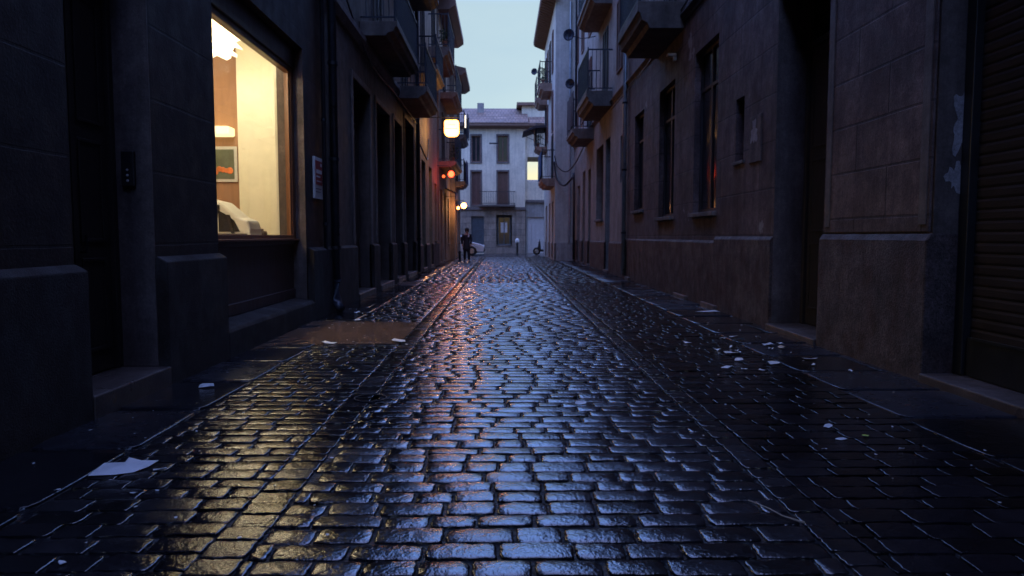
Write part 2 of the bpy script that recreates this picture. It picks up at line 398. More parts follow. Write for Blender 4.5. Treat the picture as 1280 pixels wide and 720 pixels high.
struct(MB().quad((-700, -400, -.06), (700, -400, -.06), (700, 1500, -.06), (-700, 1500, -.06)).build('ground', 'earth'))
struct(MB().box(-3.4, 4.3, -6, 46.4, -.05, -.014).build('roadbed', 'water'))
GUT_L0, GUT_L1, GUT_R0, GUT_R1 = -1.24, -1.04, 1.36, 1.52
setts(GUT_L1, GUT_R0, .9, 45.6, .152, .255, .010, .008, 'cobbled_road', 'sett', 1)
setts(-2.25, GUT_L0, .9, 45.6, .152, .245, .009, .006, 'cobbled_road', 'sett', 2)
setts(GUT_R1, 2.86, .9, 45.6, .152, .29, .004, .0015, 'cobbled_road', 'sett_flat', 3, tilt=.008)
setts(GUT_L0, GUT_L1, .9, 45.6, .152, .2, .006, .002, 'gutter_course', 'sett', 4, edge=True)
setts(GUT_R0, GUT_R1, .9, 45.6, .152, .2, .006, .002, 'gutter_course', 'sett', 5, edge=True)
setts(-2.93, -2.25, .5, 45.6, .95, .68, .006, .0015, 'pavement', 'flag', 6, edge=True, tilt=.004, jit=.002)
setts(2.86, 3.80, .5, 37.6, .95, .95, .006, .0015, 'pavement', 'flag', 8, edge=True, tilt=.004, jit=.002)
struct(MB().box(-40, 40, 45.62, 53.2, -.05, -.004).build('cross_street', 'asphalt'))
struct(MB().box(-1.0, 40, 45.62, 45.78, -.05, .004).build('kerb_line', 'trim'))
struct(MB().add([(-2.66, 8.62, .003), (-1.25, 8.66, .003), (-1.24, 10.82, .003), (-2.88, 10.95, .003), (-2.88, 8.2, .003),
                 (-2.66, 8.62, -.02), (-1.25, 8.66, -.02), (-1.24, 10.82, -.02), (-2.88, 10.95, -.02), (-2.88, 8.2, -.02)],
                [(0, 1, 2, 3, 4), (0, 5, 6, 1), (1, 6, 7, 2), (2, 7, 8, 3), (3, 8, 9, 4), (4, 9, 5, 0)]).build('cement_patch', 'cement'))

# ------------------------------------------------------------------ building helpers
def facade(s, X, y0, y1, H, ops, T=.55, D=8.0, body=True, z0=-.05):
    """street wall facing the road. s=-1 left row, +1 right row. ops: (ya,yb,za,zb)"""
    m = MB(); ys = sorted({y0, y1, *[o[0] for o in ops], *[o[1] for o in ops]}); zs = sorted({z0, H, *[o[2] for o in ops], *[o[3] for o in ops]})
    for i in range(len(ys) - 1):
        for j in range(len(zs) - 1):
            yc, zc = (ys[i] + ys[i + 1]) / 2, (zs[j] + zs[j + 1]) / 2
            if any(o[0] < yc < o[1] and o[2] < zc < o[3] for o in ops): continue
            m.quad((X, ys[i], zs[j]), (X, ys[i + 1], zs[j]), (X, ys[i + 1], zs[j + 1]), (X, ys[i], zs[j + 1]))
    XB = X + s * T
    for (a, b, c, d) in ops:
        m.quad((X, a, c), (XB, a, c), (XB, a, d), (X, a, d)); m.quad((X, b, c), (XB, b, c), (XB, b, d), (X, b, d))
        m.quad((X, a, d), (XB, a, d), (XB, b, d), (X, b, d)); m.quad((X, a, c), (XB, a, c), (XB, b, c), (X, b, c))
    m.quad((X, y0, z0), (XB, y0, z0), (XB, y0, H), (X, y0, H)); m.quad((X, y1, z0), (XB, y1, z0), (XB, y1, H), (X, y1, H))
    m.quad((X, y0, H), (XB, y0, H), (XB, y1, H), (X, y1, H))
    if body: m.box(XB, X + s * D, y0, y1, z0, H)
    return m

def cornice(s, X, y0, y1, z, proj, h, parent, mat='trim', name='cornice'):
    a = X - s * .0; pts = [(X + s * .05, z), (X - s * proj * .25, z), (X - s * proj * .35, z + h * .35), (X - s * proj * .8, z + h * .6),
                           (X - s * proj, z + h * .75), (X - s * proj, z + h), (X + s * .05, z + h)]
    return MB().prof_y(pts, y0, y1).build(name, mat, parent)

def balcony(s, X, y0, y1, zs, depth, th, parent, rail=1.05, mat='slab', iron='iron_blue', steps=True, door=True):
    xo = X - s * depth
    if steps:
        pts = [(X, zs), (xo, zs), (xo, zs - th * .38), (xo + s * .05, zs - th * .42), (xo + s * .08, zs - th * .7), (xo + s * .2, zs - th * .8), (xo + s * .24, zs - th), (X, zs - th)]
    else: pts = [(X, zs), (xo, zs), (xo, zs - th), (X, zs - th)]
    sb = MB().prof_y(pts, y0, y1).build('balcony', mat, parent, bevel=.01)
    m = MB(); xr = xo + s * .06; y_a, y_b = y0 + .06, y1 - .06; zt = zs + rail
    for z, h in ((zs + .08, .03), (zt - .04, .045)):
        m.box(xr - .02, xr + .02, y_a, y_b, z, z + h)
        for yy in (y_a, y_b): m.box(min(X, xr), max(X, xr), yy - .018, yy + .018, z, z + h)
    n = int((y_b - y_a) / .125)
    for i in range(n + 1):
        yy = y_a + (y_b - y_a) * i / n
        m.box(xr - .009, xr + .009, yy - .009, yy + .009, zs, zt)
    k = max(2, int(depth / .13))
    for yy in (y_a, y_b):
        for i in range(1, k):
            xx = xr + (X - xr) * i / k; m.box(xx - .009, xx + .009, yy - .009, yy + .009, zs + .08, zt)
    for yy in (y_a, y_b): m.tube([(xr, yy, zs), (xr, yy, zt + .06)], .022, 6)
    m.build('railing', iron, sb)
    if door:
        yc = (y0 + y1) / 2
        win(s, X, yc - .55, yc + .55, zs + .03, zs + 2.5, parent, recess=-.004, kind='shut')
    return sb

def win(s, X, ya, yb, za, zb, parent, recess=.25, kind='glass', sill=False, fm='louver', name='window', trim=None):
    """window set in an opening: frame with mullion, pane; or pair of shutters"""
    xw = X + s * recess; m = MB(); t = .07
    lo, hi = (xw - s * .03, xw + s * .06) if recess > 0 else (xw - s * .05, xw)
    m.box(lo, hi, ya, ya + t, za, zb); m.box(lo, hi, yb - t, yb, za, zb)
    m.box(lo, hi, ya + t, yb - t, zb - t, zb); m.box(lo, hi, ya + t, yb - t, za, za + t)
    yc = (ya + yb) / 2; m.box(lo, hi, yc - .035, yc + .035, za + t, zb - t)
    if kind == 'glass': m.box(lo, hi, ya + t, yc - .035, zb - t - .7, zb - t - .64); m.box(lo, hi, yc + .035, yb - t, zb - t - .7, zb - t - .64)
    w = m.build(name, fm, parent)
    if kind == 'glass':
        p = MB()
        p.box(xw, xw + s * .02, ya + t, yb - t, za + t, zb - t); p.build('pane', 'glassd', w)
    else:
        p = MB()
        for (u, v) in ((ya + t, yc - .035), (yc + .035, yb - t)):
            z = za + t
            while z < zb - t - .02:
                x1 = lo + (hi - lo) * .25; x2 = lo + (hi - lo) * .8
                p.add([(x1, u, z), (x1, v, z), (x2, v, z + .075), (x2, u, z + .075), (x2, u, z), (x2, v, z)], [(0, 1, 2, 3), (3, 2, 5, 4)])
                z += .085
        p.box(lo + (hi - lo) * .85, hi, ya + t, yb - t, za + t, zb - t)
        p.build('louvre_shutter', fm, w)
    if sill:
        q = MB(); q.box(X - s * .09, xw - s * .031, ya - .06, yb + .06, za - .09, za - .005); q.build('sill', 'trim', w, bevel=.012)
    return w

def door(s, X, ya, yb, za, zb, parent, recess=.38, mat='door', leafs=2, transom=True):
    xw = X + s * recess; m = MB(); t = .08; lo, hi = xw - s * .04, xw + s * .06
    m.box(lo, hi, ya, ya + t, za, zb); m.box(lo, hi, yb - t, yb, za, zb); m.box(lo, hi, ya + t, yb - t, zb - t, zb)
    zt = zb - t
    if transom:
        zt = zb - .75; m.box(lo, hi, ya + t, yb - t, zt, zt + .08)
    step = (yb - ya - 2 * t) / leafs
    for i in range(leafs):
        u, v = ya + t + i * step + .006, ya + t + (i + 1) * step - .006
        m.box(xw, xw + s * .05, u, v, za + .01, zt)
        hgt = zt - za
        for (p0, p1) in ((.06, .30), (.34, .60), (.64, .95)):
            z0, z1 = za + hgt * p0, za + hgt * p1
            m.box(xw - s * .012, xw, u + .08, v - .08, z0, z0 + .03); m.box(xw - s * .012, xw, u + .08, v - .08, z1 - .03, z1)
            m.box(xw - s * .012, xw, u + .08, u + .11, z0 + .03, z1 - .03); m.box(xw - s * .012, xw, v - .11, v - .08, z0 + .03, z1 - .03)
    d = m.build('door', mat, parent, bevel=.004, seg=1)
    if transom: MB().box(xw + s * .01, xw + s * .03, ya + t, yb - t, zt + .08, zb - t).build('transom_light', 'glassd', d)
    h = MB().tube([(xw - s * .05, (ya + yb) / 2 + .08, za + 1.0), (xw - s * .05, (ya + yb) / 2 + .08, za + 1.14)], .012, 8)
    h.box(xw - s * .05, xw, (ya + yb) / 2 + .07, (ya + yb) / 2 + .09, za + 1.0, za + 1.02)
    h.build('handle', 'iron', d)
    return d

def plinth(s, Xw, Xp, y0, y1, h, parent, mat='plinth', e0=True, e1=True, back=.05):
    """projecting base course with a chamfered top; Xp = its face"""
    c = .045
    xb = Xw + s * back
    pts = [(xb, -.05), (Xp, -.05), (Xp, h - c), (Xp + s * abs(Xw - Xp) * .8, h), (xb, h)]
    return MB().prof_y(pts, y0, y1).build('plinth', mat, parent, bevel=.012)

# ================================================================== LEFT ROW
XL, XP = -3.0, -2.9
# --- shop building
LA = thing('shop_building', (-3.0, 12.75, 0), 'dark brown building with the lit shop window and granite plinths, nearest on the left', 'building')
ops = [(5.08, 6.27, .16, 4.1), (7.66, 11.08, .30, 4.1), (.6, 2.2, .16, 4.1), (15, 16, 1, 2)][:3]
m = facade(-1, XL, -40, 12.75, 18.5, ops, T=.40, body=False)
m.box(-11, -3.4, -40, 7.1, -.05, 18.5); m.box(-11, -3.4, 7.1, 12.74, 5.0, 18.49); m.box(-11, -7.0, 7.1, 12.74, -.05, 5.0)
m.build('wall', 'wall_la', LA)
# shop room lining
r = MB()
r.box(-3.40, -4.42, 12.25, 12.70, .5, 4.7)
r.build('cream_wall', 'wall_yellow', LA)
r = MB(); r.box(-4.42, -6.9, 12.5, 12.7, .5, 4.7); r.box(-6.99, -6.9, 7.2, 12.5, .5, 4.7); r.box(-3.42, -6.9, 7.11, 7.2, .5, 4.7)
r.build('panelled_wall', 'wall_brown', LA)
MB().box(-3.42, -6.9, 7.2, 12.7, 4.7, 4.78).build('ceiling', 'ceil', LA)
MB().box(-3.42, -6.9, 7.2, 12.7, .45, .5).build('shop_floor', 'wall_brown', LA)
# inner lining beside the window so that no light leaks
r = MB(); r.box(-3.40, -3.44, 11.1, 12.25, .5, 4.7); r.box(-3.40, -3.44, 7.2, 7.64, .5, 4.7); r.box(-3.40, -3.44, 7.64, 11.1, 4.1, 4.7)
r.build('window_wall', 'wall_yellow', LA)
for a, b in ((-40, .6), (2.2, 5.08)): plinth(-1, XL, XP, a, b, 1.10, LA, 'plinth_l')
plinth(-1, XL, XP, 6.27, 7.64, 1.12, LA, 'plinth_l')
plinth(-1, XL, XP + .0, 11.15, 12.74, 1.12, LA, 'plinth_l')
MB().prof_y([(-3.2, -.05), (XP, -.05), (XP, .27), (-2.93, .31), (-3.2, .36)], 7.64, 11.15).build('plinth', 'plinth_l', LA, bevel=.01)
for a, b in ((.6, 2.2), (5.08, 6.27)):
    MB().box(-3.39, XP + .01, a + .003, b - .003, -.03, .165).build('step', 'step', LA, bevel=.012)
door(-1, XL, 5.08, 6.27, .166, 4.1, LA, recess=.34); door(-1, XL, .6, 2.2, .166, 4.1, LA, recess=.34)
# pale jamb facing
MB().box(-3.335, -3.0, 6.255, 6.275, .17, 4.09).build('jamb', 'jamb', LA)
# window frame
fx0, fx1 = -3.15, -3.25
wf = MB(); wf.box(fx0, fx1, 7.66, 7.74, 1.24, 3.80); wf.box(fx0, fx1, 10.94, 11.075, 1.24, 3.80)
wf.box(fx0, fx1, 7.74, 10.94, 3.72, 3.80); wf.box(fx0, fx1, 7.74, 10.94, 1.24, 1.315)
wf.box(-3.17, -3.19, 10.90, 10.94, 1.315, 3.72)
wfr = wf.build('shop_window', 'wframe', LA, bevel=.006)
MB().box(-3.195, -3.203, 7.74, 10.90, 1.315, 3.72).build('pane', 'glass', wfr)
MB().box(-3.12, -3.24, 7.66, 11.08, 3.80, 4.10).build('fascia', 'wpanel', LA, bevel=.01)
pn = MB(); pn.box(-3.2, -3.26, 7.66, 11.08, .34, 1.24); pn.box(-3.15, -3.2, 7.7, 11.04, 1.17, 1.235); pn.box(-3.17, -3.2, 7.7, 11.04, .36, .5)
pn.build('timber_panel', 'wpanel', LA, bevel=.006)
MB().box(-3.10, -3.15, 7.665, 11.075, 1.235, 1.262).build('sill', 'wframe', LA, bevel=.004)
MB().box(-3.0, -3.39, 11.072, 11.09, .31, 4.09).build('jamb', 'jamb', LA)
MB().prof_y([(-3.02, 5.55), (-2.9, 5.55), (-2.86, 5.66), (-2.86, 5.74), (-3.02, 5.74)], -40, 12.7).build('string_course', 'trim_dark', LA)
MB().box(-11.4, -2.3, -40, 12.7, 18.5, 18.8).build('roof', 'eave', LA)

# --- building with the row of tall doors
LB = thing('tall_door_building', (-2.97, 12.8, 0), 'grey brown building with a row of tall recessed doorways and two iron balconies, left', 'building')
XB_ = -2.98
dop = [(14.6, 16.45, .12, 4.45), (17.25, 19.25, .12, 4.45), (20.05, 21.55, .12, 4.5), (22.25, 24.4, .12, 4.9)]
facade(-1, XB_, 12.76, 25.2, 17, dop).build('wall', 'wall_lb', LB)
prev = 12.78
for i, (a, b, c, d) in enumerate(dop):
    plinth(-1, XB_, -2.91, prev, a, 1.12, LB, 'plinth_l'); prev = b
    door(-1, XB_, a, b, c + .005, d, LB, recess=.30 + .04 * (i % 2), mat='door' if i % 2 else 'door_b')
    MB().box(-3.5, -2.88, a + .01, b - .01, -.03, .125).build('step', 'step', LB, bevel=.012)
    tr = MB(); tr.box(-2.955, -2.99, a - .14, a - .003, 1.13, d + .13); tr.box(-2.955, -2.99, b + .003, b + .14, 1.13, d + .13); tr.box(-2.955, -2.99, a - .003, b + .003, d + .003, d + .13)
    tr.build('door_surround', 'trim', LB, bevel=.01)
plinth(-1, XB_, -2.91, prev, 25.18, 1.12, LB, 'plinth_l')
MB().prof_y([(-3.0, 5.2), (-2.93, 5.2), (-2.86, 5.35), (-2.86, 5.46), (-3.0, 5.46)], 12.78, 25.18).build('string_course', 'trim', LB)
balcony(-1, XB_, 15.5, 19.5, 5.80, .78, .30, LB, 1.1)
balcony(-1, XB_, 20.6, 24.0, 5.50, .88, .34, LB, 1.15)
balcony(-1, XB_, 20.9, 24.9, 9.15, .85, .30, LB, 1.1)
balcony(-1, XB_, 15.5, 19.5, 9.3, .78, .30, LB, 1.1)
for yy in (14.0,): win(-1, XB_, yy - .5, yy + .5, 6.4, 8.4, LB, recess=-.004, kind='shut')
MB().box(-11.4, -2.2, 12.78, 25.18, 17, 17.25).build('roof', 'eave', LB)

# --- ochre building
LC = thing('ochre_building', (-2.95, 25.25, 0), 'warm ochre rendered building lit by the square lamp sign, left row', 'building')
XC = -2.95
cop = [(26.6, 27.9, .1, 4.1), (29.2, 30.5, .1, 4.1), (31.6, 32.6, 1.1, 3.6)]
facade(-1, XC, 25.25, 33.2, 12.4, cop).build('wall', 'wall_lc', LC)
for (a, b, c, d) in cop[:2]: door(-1, XC, a, b, c + .005, d, LC, recess=.25, mat='door_b')
for (a, b, c, d) in cop[:2]: MB().box(-3.4, -2.88, a + .01, b - .01, -.03, .105).build('step', 'step', LC, bevel=.01)
win(-1, XC, 31.6, 32.6, 1.1, 3.6, LC, recess=.2, sill=True)
for a, b in ((25.26, 26.6), (27.9, 29.2), (30.5, 33.19)): plinth(-1, XC, -2.90, a, b, 1.0, LC, 'plinth')
balcony(-1, XC, 29.4, 33.0, 8.85, .85, .45, LC, 1.3)
balcony(-1, XC, 25.6, 28.6, 7.2, .7, .25, LC, 1.05)
MB().prof_y([(-3.2, 12.1), (-2.5, 12.1), (-2.15, 12.35), (-2.1, 12.6), (-3.2, 12.9)], 25.3, 33.1).build('eave', 'eave', LC)
MB().box(-11.4, -3.0, 25.27, 33.18, 12.4, 12.75).build('roof', 'roof', LC)

# --- tan building
LD = thing('tan_building', (-2.9, 33.25, 0), 'tan building with clay coloured balcony slab above the red lamp, left row', 'building')
XD = -2.9
dop2 = [(33.9, 35.0, .08, 3.5), (36.2, 37.3, .08, 3.5), (38.4, 39.4, .9, 3.3)]
facade(-1, XD, 33.25, 40.2, 11.9, dop2).build('wall', 'wall_ld', LD)
for (a, b, c, d) in dop2[:2]: door(-1, XD, a, b, c + .005, d, LD, recess=.22, mat='door_b')
win(-1, XD, 38.4, 39.4, .9, 3.3, LD, recess=.2, sill=True)
balcony(-1, XD, 33.3, 38.0, 4.72, .80, .27, LD, 1.45, mat='slab_warm')
balcony(-1, XD, 34.2, 38.6, 8.0, .8, .3, LD, 1.2, mat='slab_warm')
MB().prof_y([(-3.1, 11.5), (-2.4, 11.5), (-2.1, 11.7), (-2.1, 11.95), (-3.1, 12.2)], 33.3, 40.1).build('eave', 'eave', LD)
MB().box(-11.4, -2.95, 33.27, 40.18, 11.9, 12.2).build('roof', 'roof', LD)

# --- corner building
LE = thing('corner_building', (-2.64, 40.25, 0), 'last building of the left row at the cross street corner with cluttered balconies', 'building')
XE = -2.64
eop = [(41.2, 42.2, .08, 3.2), (43.6, 44.6, .9, 3.0)]
facade(-1, XE, 40.25, 45.6, 10.4, eop).build('wall', 'wall_ld', LE)
door(-1, XE, 41.2, 42.2, .085, 3.2, LE, recess=.2, mat='door_b'); win(-1, XE, 43.6, 44.6, .9, 3.0, LE, recess=.2, sill=True)
balcony(-1, XE, 40.5, 43.6, 4.35, .55, .3, LE, 1.2)
balcony(-1, XE, 41.0, 45.2, 7.0, .55, .3, LE, 1.3)
MB().prof_y([(-2.9, 10.1), (-2.3, 10.1), (-2.0, 10.3), (-2.0, 10.5), (-2.9, 10.7)], 40.3, 45.58).build('eave', 'eave', LE)
MB().box(-10.4, -2.7, 40.27, 45.58, 10.4, 10.6).build('roof', 'roof', LE)

# ================================================================== RIGHT ROW
XR, XRP = 3.80, 3.75
RA = thing('shuttered_building', (3.8, 22.1, 0), 'purple brown stone building with roller shutter, scored pilaster and dark tall windows, right', 'building')
rop = [(3.1, 6.34, .05, 4.3), (8.47, 10.08, .05, 4.6), (11.42, 11.82, 2.5, 3.5), (12.85, 14.40, 1.75, 4.86), (16.05, 17.6, 1.75, 4.75),
       (19.5, 20.85, 2.02, 4.7), (-3, -1, .05, 4.3)]
facade(1, XR, -40, 22.1, 18.5, rop, T=.5, body=True).build('wall', 'wall_ra', RA)
# pilaster between shutter and doorway
MB().box(3.778, 3.83, 6.36, 8.46, 1.33, 5.6).build('pilaster', 'pilaster', RA, bevel=.015)
pl = MB()
for (a, b) in ((6.44, 6.46), (8.34, 8.36)): pl.box(3.768, 3.778, a - .05, b + .05, 1.4, 5.5)
pl.build('pilaster_band', 'trim', RA, bevel=.006)
MB().box(3.80, 4.29, 6.325, 6.35, .06, 4.29).build('jamb', 'jamb', RA)
MB().box(3.80, 4.25, 10.07, 10.09, .06, 4.59).build('jamb', 'jamb', RA)
for a, b in ((-40, -3), (-1, 3.1)): plinth(1, XR, 3.74, a, b, 1.3, RA)
MB().prof_y([(4.29, -.05), (3.74, -.05), (3.74, 1.26), (3.785, 1.325), (4.29, 1.325)], 6.318, 8.49).build('plinth', 'plinth', RA, bevel=.018)
plinth(1, XR, 3.755, 10.08, 12.8, 1.29, RA); plinth(1, XR, 3.765, 12.8, 22.08, 1.22, RA)
def flake(o, plane, c, w_, h_, seed, name='plaster_patch'):
    r = random.Random(seed); n = 40; pts = []
    q = 1.0
    for k in range(n):
        a = 2 * math.pi * k / n; q = .75 + .2 * math.sin(3 * a + seed) + .14 * math.sin(7 * a + seed * 2) + r.uniform(-.09, .09)
        pts.append((c[0] + q * math.cos(a) * w_ / 2, c[1] + q * math.sin(a) * h_ / 2))
    m = MB()
    if plane[0] == 'y': vs = [(x, plane[1], z) for x, z in pts] + [(x, plane[1] + .006, z) for x, z in pts]
    else: vs = [(plane[1], x, z) for x, z in pts] + [(plane[1] + .006, x, z) for x, z in pts]
    m.add(vs, [tuple(range(n)), tuple(range(2 * n - 1, n - 1, -1))] + [(i, n + i, n + (i + 1) % n, (i + 1) % n) for i in range(n)]).build(name, 'plaster', o)
flake(RA, ('y', 6.321), (4.03, 2.28), .26, .62, 2); flake(RA, ('y', 6.3215), (3.98, 1.82), .2, .3, 5)
flake(RA, ('x', 3.7765), (10.9, 2.85), .34, .42, 3)
# roller shutter of real slats
sh = MB(); z = .12; xs_ = 4.10
fr = MB(); fr.box(4.02, 4.14, 6.20, 6.32, .08, 4.29); fr.box(4.02, 4.14, 3.11, 3.22, .08, 4.29); fr.box(4.0, 4.2, 3.22, 6.2, 3.95, 4.29)
sf = fr.build('shutter_frame', 'blackp', RA, bevel=.008)
while z < 3.94:
    sh.prof_y([(xs_, z), (xs_ - .007, z + .02), (xs_ - .008, z + .07), (xs_, z + .092), (xs_ + .02, z + .092), (xs_ + .02, z)], 3.22, 6.2); z += .0935
shu = sh.build('roller_shutter', 'shutter', RA)
sb = MB(); sb.box(4.05, 4.12, 3.25, 6.18, .08, .42); sb.box(4.04, 4.05, 3.3, 6.1, .40, .43); sb.build('bottom_bar', 'blackp', shu, bevel=.006)
MB().box(3.72, 4.29, 3.1, 6.33, -.04, .075).build('step', 'step', RA, bevel=.014)
MB().box(3.71, 4.29, 8.49, 10.07, -.04, .07).build('step', 'step', RA, bevel=.014)
door(1, XR, 8.49, 10.07, .075, 4.6, RA, recess=.44); door(1, XR, -3, -1, .06, 4.3, RA, recess=.4)
win(1, XR, 11.42, 11.82, 2.5, 3.5, RA, recess=.22, kind='glass', fm='iron')
MB().box(3.765, 3.83, 11.36, 11.88, 2.44, 2.497).build('sill', 'trim', RA, bevel=.01)
MB().box(3.78, 3.83, 10.62, 11.12, 2.40, 3.10).build('meter_cupboard', 'jamb', RA, bevel=.01)
for (a, b, c, d) in rop[3:6]:
    win(1, XR, a, b, c, d, RA, recess=.15, kind='glass', sill=True)
for a, w_ in ((12.5, .9), (14.55, 1.0), (21.1, .7)):
    MB().box(3.70, 3.77, a, a + w_, -.04, .08).build('base_ledge', 'step', RA, bevel=.01)
balcony(1, XR, 15.3, 17.9, 6.17, .98, .55, RA, 1.1)
cornice(1, XR, -40, 22.08, 5.74, .1, .17, RA, 'trim_dark', 'string_course')
MB().box(3.0, 12.2, -40, 22.08, 18.5, 18.8).build('roof', 'eave', RA)

RB = thing('lilac_building', (3.8, 22.15, 0), 'pale lilac grey building with long railed balcony and tall windows, middle of the right row', 'building')
bop = [(22.5, 23.4, 3.0, 4.5), (25.55, 26.7, .05, 4.8), (27.3, 29.3, 1.95, 4.75), (31.1, 32.0, .05, 4.2), (33.2, 34.3, .05, 4.3), (35.4, 36.7, .05, 3.8)]
facade(1, XR, 22.15, 38.2, 15.5, bop).build('wall', 'wall_rb', RB)
win(1, XR, 22.5, 23.4, 3.0, 4.5, RB, recess=.22); win(1, XR, 27.3, 29.3, 1.95, 4.75, RB, recess=.28, kind='shut', sill=True, fm='louver_br')
for (a, b, c, d) in (bop[1], bop[3], bop[4], bop[5]):
    door(1, XR, a, b, c + .03, d, RB, recess=.25, mat='door_b')
    MB().box(3.72, 4.1, a + .01, b - .01, -.04, .075).build('step', 'step', RB, bevel=.01)
prev = 22.16
for a, b in ((25.55, 26.7), (31.1, 32.0), (33.2, 34.3), (35.4, 36.7)):
    plinth(1, XR, 3.765, prev, a, 1.1, RB, 'plinth'); prev = b
plinth(1, XR, 3.765, prev, 38.0, 1.1, RB, 'plinth')
balcony(1, XR, 25.2, 28.5, 6.30, .90, .52, RB, 1.42, mat='slab')
balcony(1, XR, 30.2, 33.0, 5.75, .90, .42, RB, 1.2)
balcony(1, XR, 25.4, 29.0, 9.7, .85, .4, RB, 1.1, door=True)
for yy in (23.6, 31.6, 34.4, 36.8):
    for zz in (6.6, 9.9): win(1, XR, yy - .5, yy + .5, zz, zz + 2.3, RB, recess=-.004, kind='shut', fm='louver_br')
cornice(1, XR, 22.17, 38.1, 5.80, .1, .16, RB, 'trim', 'string_course')
MB().box(3.1, 12.2, 22.17, 38.1, 15.5, 15.8).build('roof', 'eave', RB)

XQ = 2.78
RC = thing('projecting_building', (2.78, 38.25, 0), 'tall pale grey building standing forward at the right with deep timber eave', 'building')
qop = [(39.3, 40.5, .05, 3.2), (42.0, 43.1, .05, 3.2), (44.8, 46.4, .05, 3.2)]
facade(1, XQ, 38.25, 48.0, 14.0, qop).build('wall', 'wall_rc', RC)
for (a, b, c, d) in qop: door(1, XQ, a, b, c + .03, d, RC, recess=.25, mat='door_b')
prev = 38.2
for a, b in ((39.3, 40.5), (42.0, 43.1), (44.8, 46.4)):
    plinth(1, XQ, 2.75, prev, a, .95, RC, 'wall_garage'); prev = b
plinth(1, XQ, 2.75, prev, 47.98, .95, RC, 'wall_garage')
MB().box(2.76, 3.75, 38.2, 38.26, -.05, .95).build('plinth', 'wall_garage', RC)
balcony(1, XQ, 38.4, 41.8, 4.35, .72, .42, RC, 1.5, mat='slab_warm', iron='iron')
balcony(1, XQ, 41.0, 43.6, 9.85, .72, .45, RC, 1.2, mat='slab_warm', iron='iron')
balcony(1, XQ, 45.2, 47.4, 9.85, .72, .45, RC, 1.2, mat='slab_warm', iron='iron')
balcony(1, XQ, 45.2, 47.4, 6.85, .72, .3, RC, 1.4, mat='slab_warm', iron='iron')
for yy in (40.1, 44.4):
    for zz in (7.0, 10.2): win(1, XQ, yy - .45, yy + .45, zz, zz + 2.2, RC, recess=-.004, kind='shut', fm='louver_br')
e = MB(); e.prof_y([(2.9, 13.55), (2.75, 13.55), (2.06, 13.75), (2.04, 13.95), (2.9, 14.35)], 37.9, 48.2)
ev = e.build('eave', 'eave', RC)
e = MB(); yy = 38.0
while yy < 48.1: e.prof_y([(2.78, 13.4), (2.1, 13.68), (2.1, 13.73), (2.78, 13.55)], yy, yy + .1); yy += .42
e.build('rafter_tails', 'eave', ev)
MB().prof_y([(2.3, 14.25), (7, 16), (11, 14.2), (11, 14.0), (2.8, 14.0)], 38.0, 48.1).build('roof', 'roof', RC)
MB().tube([(3.55, 38.19, 13.4), (3.55, 38.19, .9)], .05, 8).build('rain_pipe', 'pipe_zinc', RC)

# ================================================================== FAR BUILDINGS
YF = 53.2
FB = thing('corner_house', (-.4, YF, 0), 'pale three storey house with clay roof closing the end of the street', 'building')
def facade_x(Y, x0, x1, H, ops, T=.3, D=8, z0=-.05):
    m = MB(); xs = sorted({x0, x1, *[o[0] for o in ops], *[o[1] for o in ops]}); zs = sorted({z0, H, *[o[2] for o in ops], *[o[3] for o in ops]})
    for i in range(len(xs) - 1):
        for j in range(len(zs) - 1):
            xc, zc = (xs[i] + xs[i + 1]) / 2, (zs[j] + zs[j + 1]) / 2
            if any(o[0] < xc < o[1] and o[2] < zc < o[3] for o in ops): continue
            m.quad((xs[i], Y, zs[j]), (xs[i + 1], Y, zs[j]), (xs[i + 1], Y, zs[j + 1]), (xs[i], Y, zs[j + 1]))
    for (a, b, c, d) in ops:
        m.quad((a, Y, c), (a, Y + T, c), (a, Y + T, d), (a, Y, d)); m.quad((b, Y, c), (b, Y + T, c), (b, Y + T, d), (b, Y, d))
        m.quad((a, Y, d), (a, Y + T, d), (b, Y + T, d), (b, Y, d)); m.quad((a, Y, c), (a, Y + T, c), (b, Y + T, c), (b, Y, c))
    m.quad((x0, Y, z0), (x0, Y + T, z0), (x0, Y + T, H), (x0, Y, H)); m.quad((x1, Y, z0), (x1, Y + T, z0), (x1, Y + T, H), (x1, Y, H))
    m.quad((x0, Y, H), (x1, Y, H), (x1, Y + T, H), (x0, Y + T, H)); D > T and m.box(x0, x1, Y + T, Y + D, z0, H)
    return m
xsw = [(-2.26, -1.58), (-.34, .42)]
fop = []
for x0, x1 in [(-6.1, -5.4), (-4.2, -3.5)] + xsw:
    fop += [(x0, x1, 6.70, 8.60), (x0, x1, 3.55, 6.0)]
gop = [(-2.3, -1.35, .05, 2.75), (-.35, .6, .65, 2.72), (-5.0, -3.6, .05, 2.75)]
facade_x(YF, -8.0, 1.68, 9.3, fop + gop).build('wall', 'wall_far', FB)
b = MB(); prevx = -7.99
for (a, c_, z0, z1) in sorted(gop):
    b.box(prevx, a, YF - .03, YF + .02, -.05, 3.2); b.box(a, c_, YF - .03, YF + .02, z1, 3.2)
    if z0 > .2: b.box(a, c_, YF - .03, YF + .02, -.05, z0)
    prevx = c_
b.box(prevx, 1.70, YF - .03, YF + .02, -.05, 3.2)
b.build('stone_base', 'block', FB)
b = MB(); b.box(-8, 1.75, YF - .12, YF + .02, 3.2, 3.42); b.build('string_course', 'trim', FB, bevel=.02)
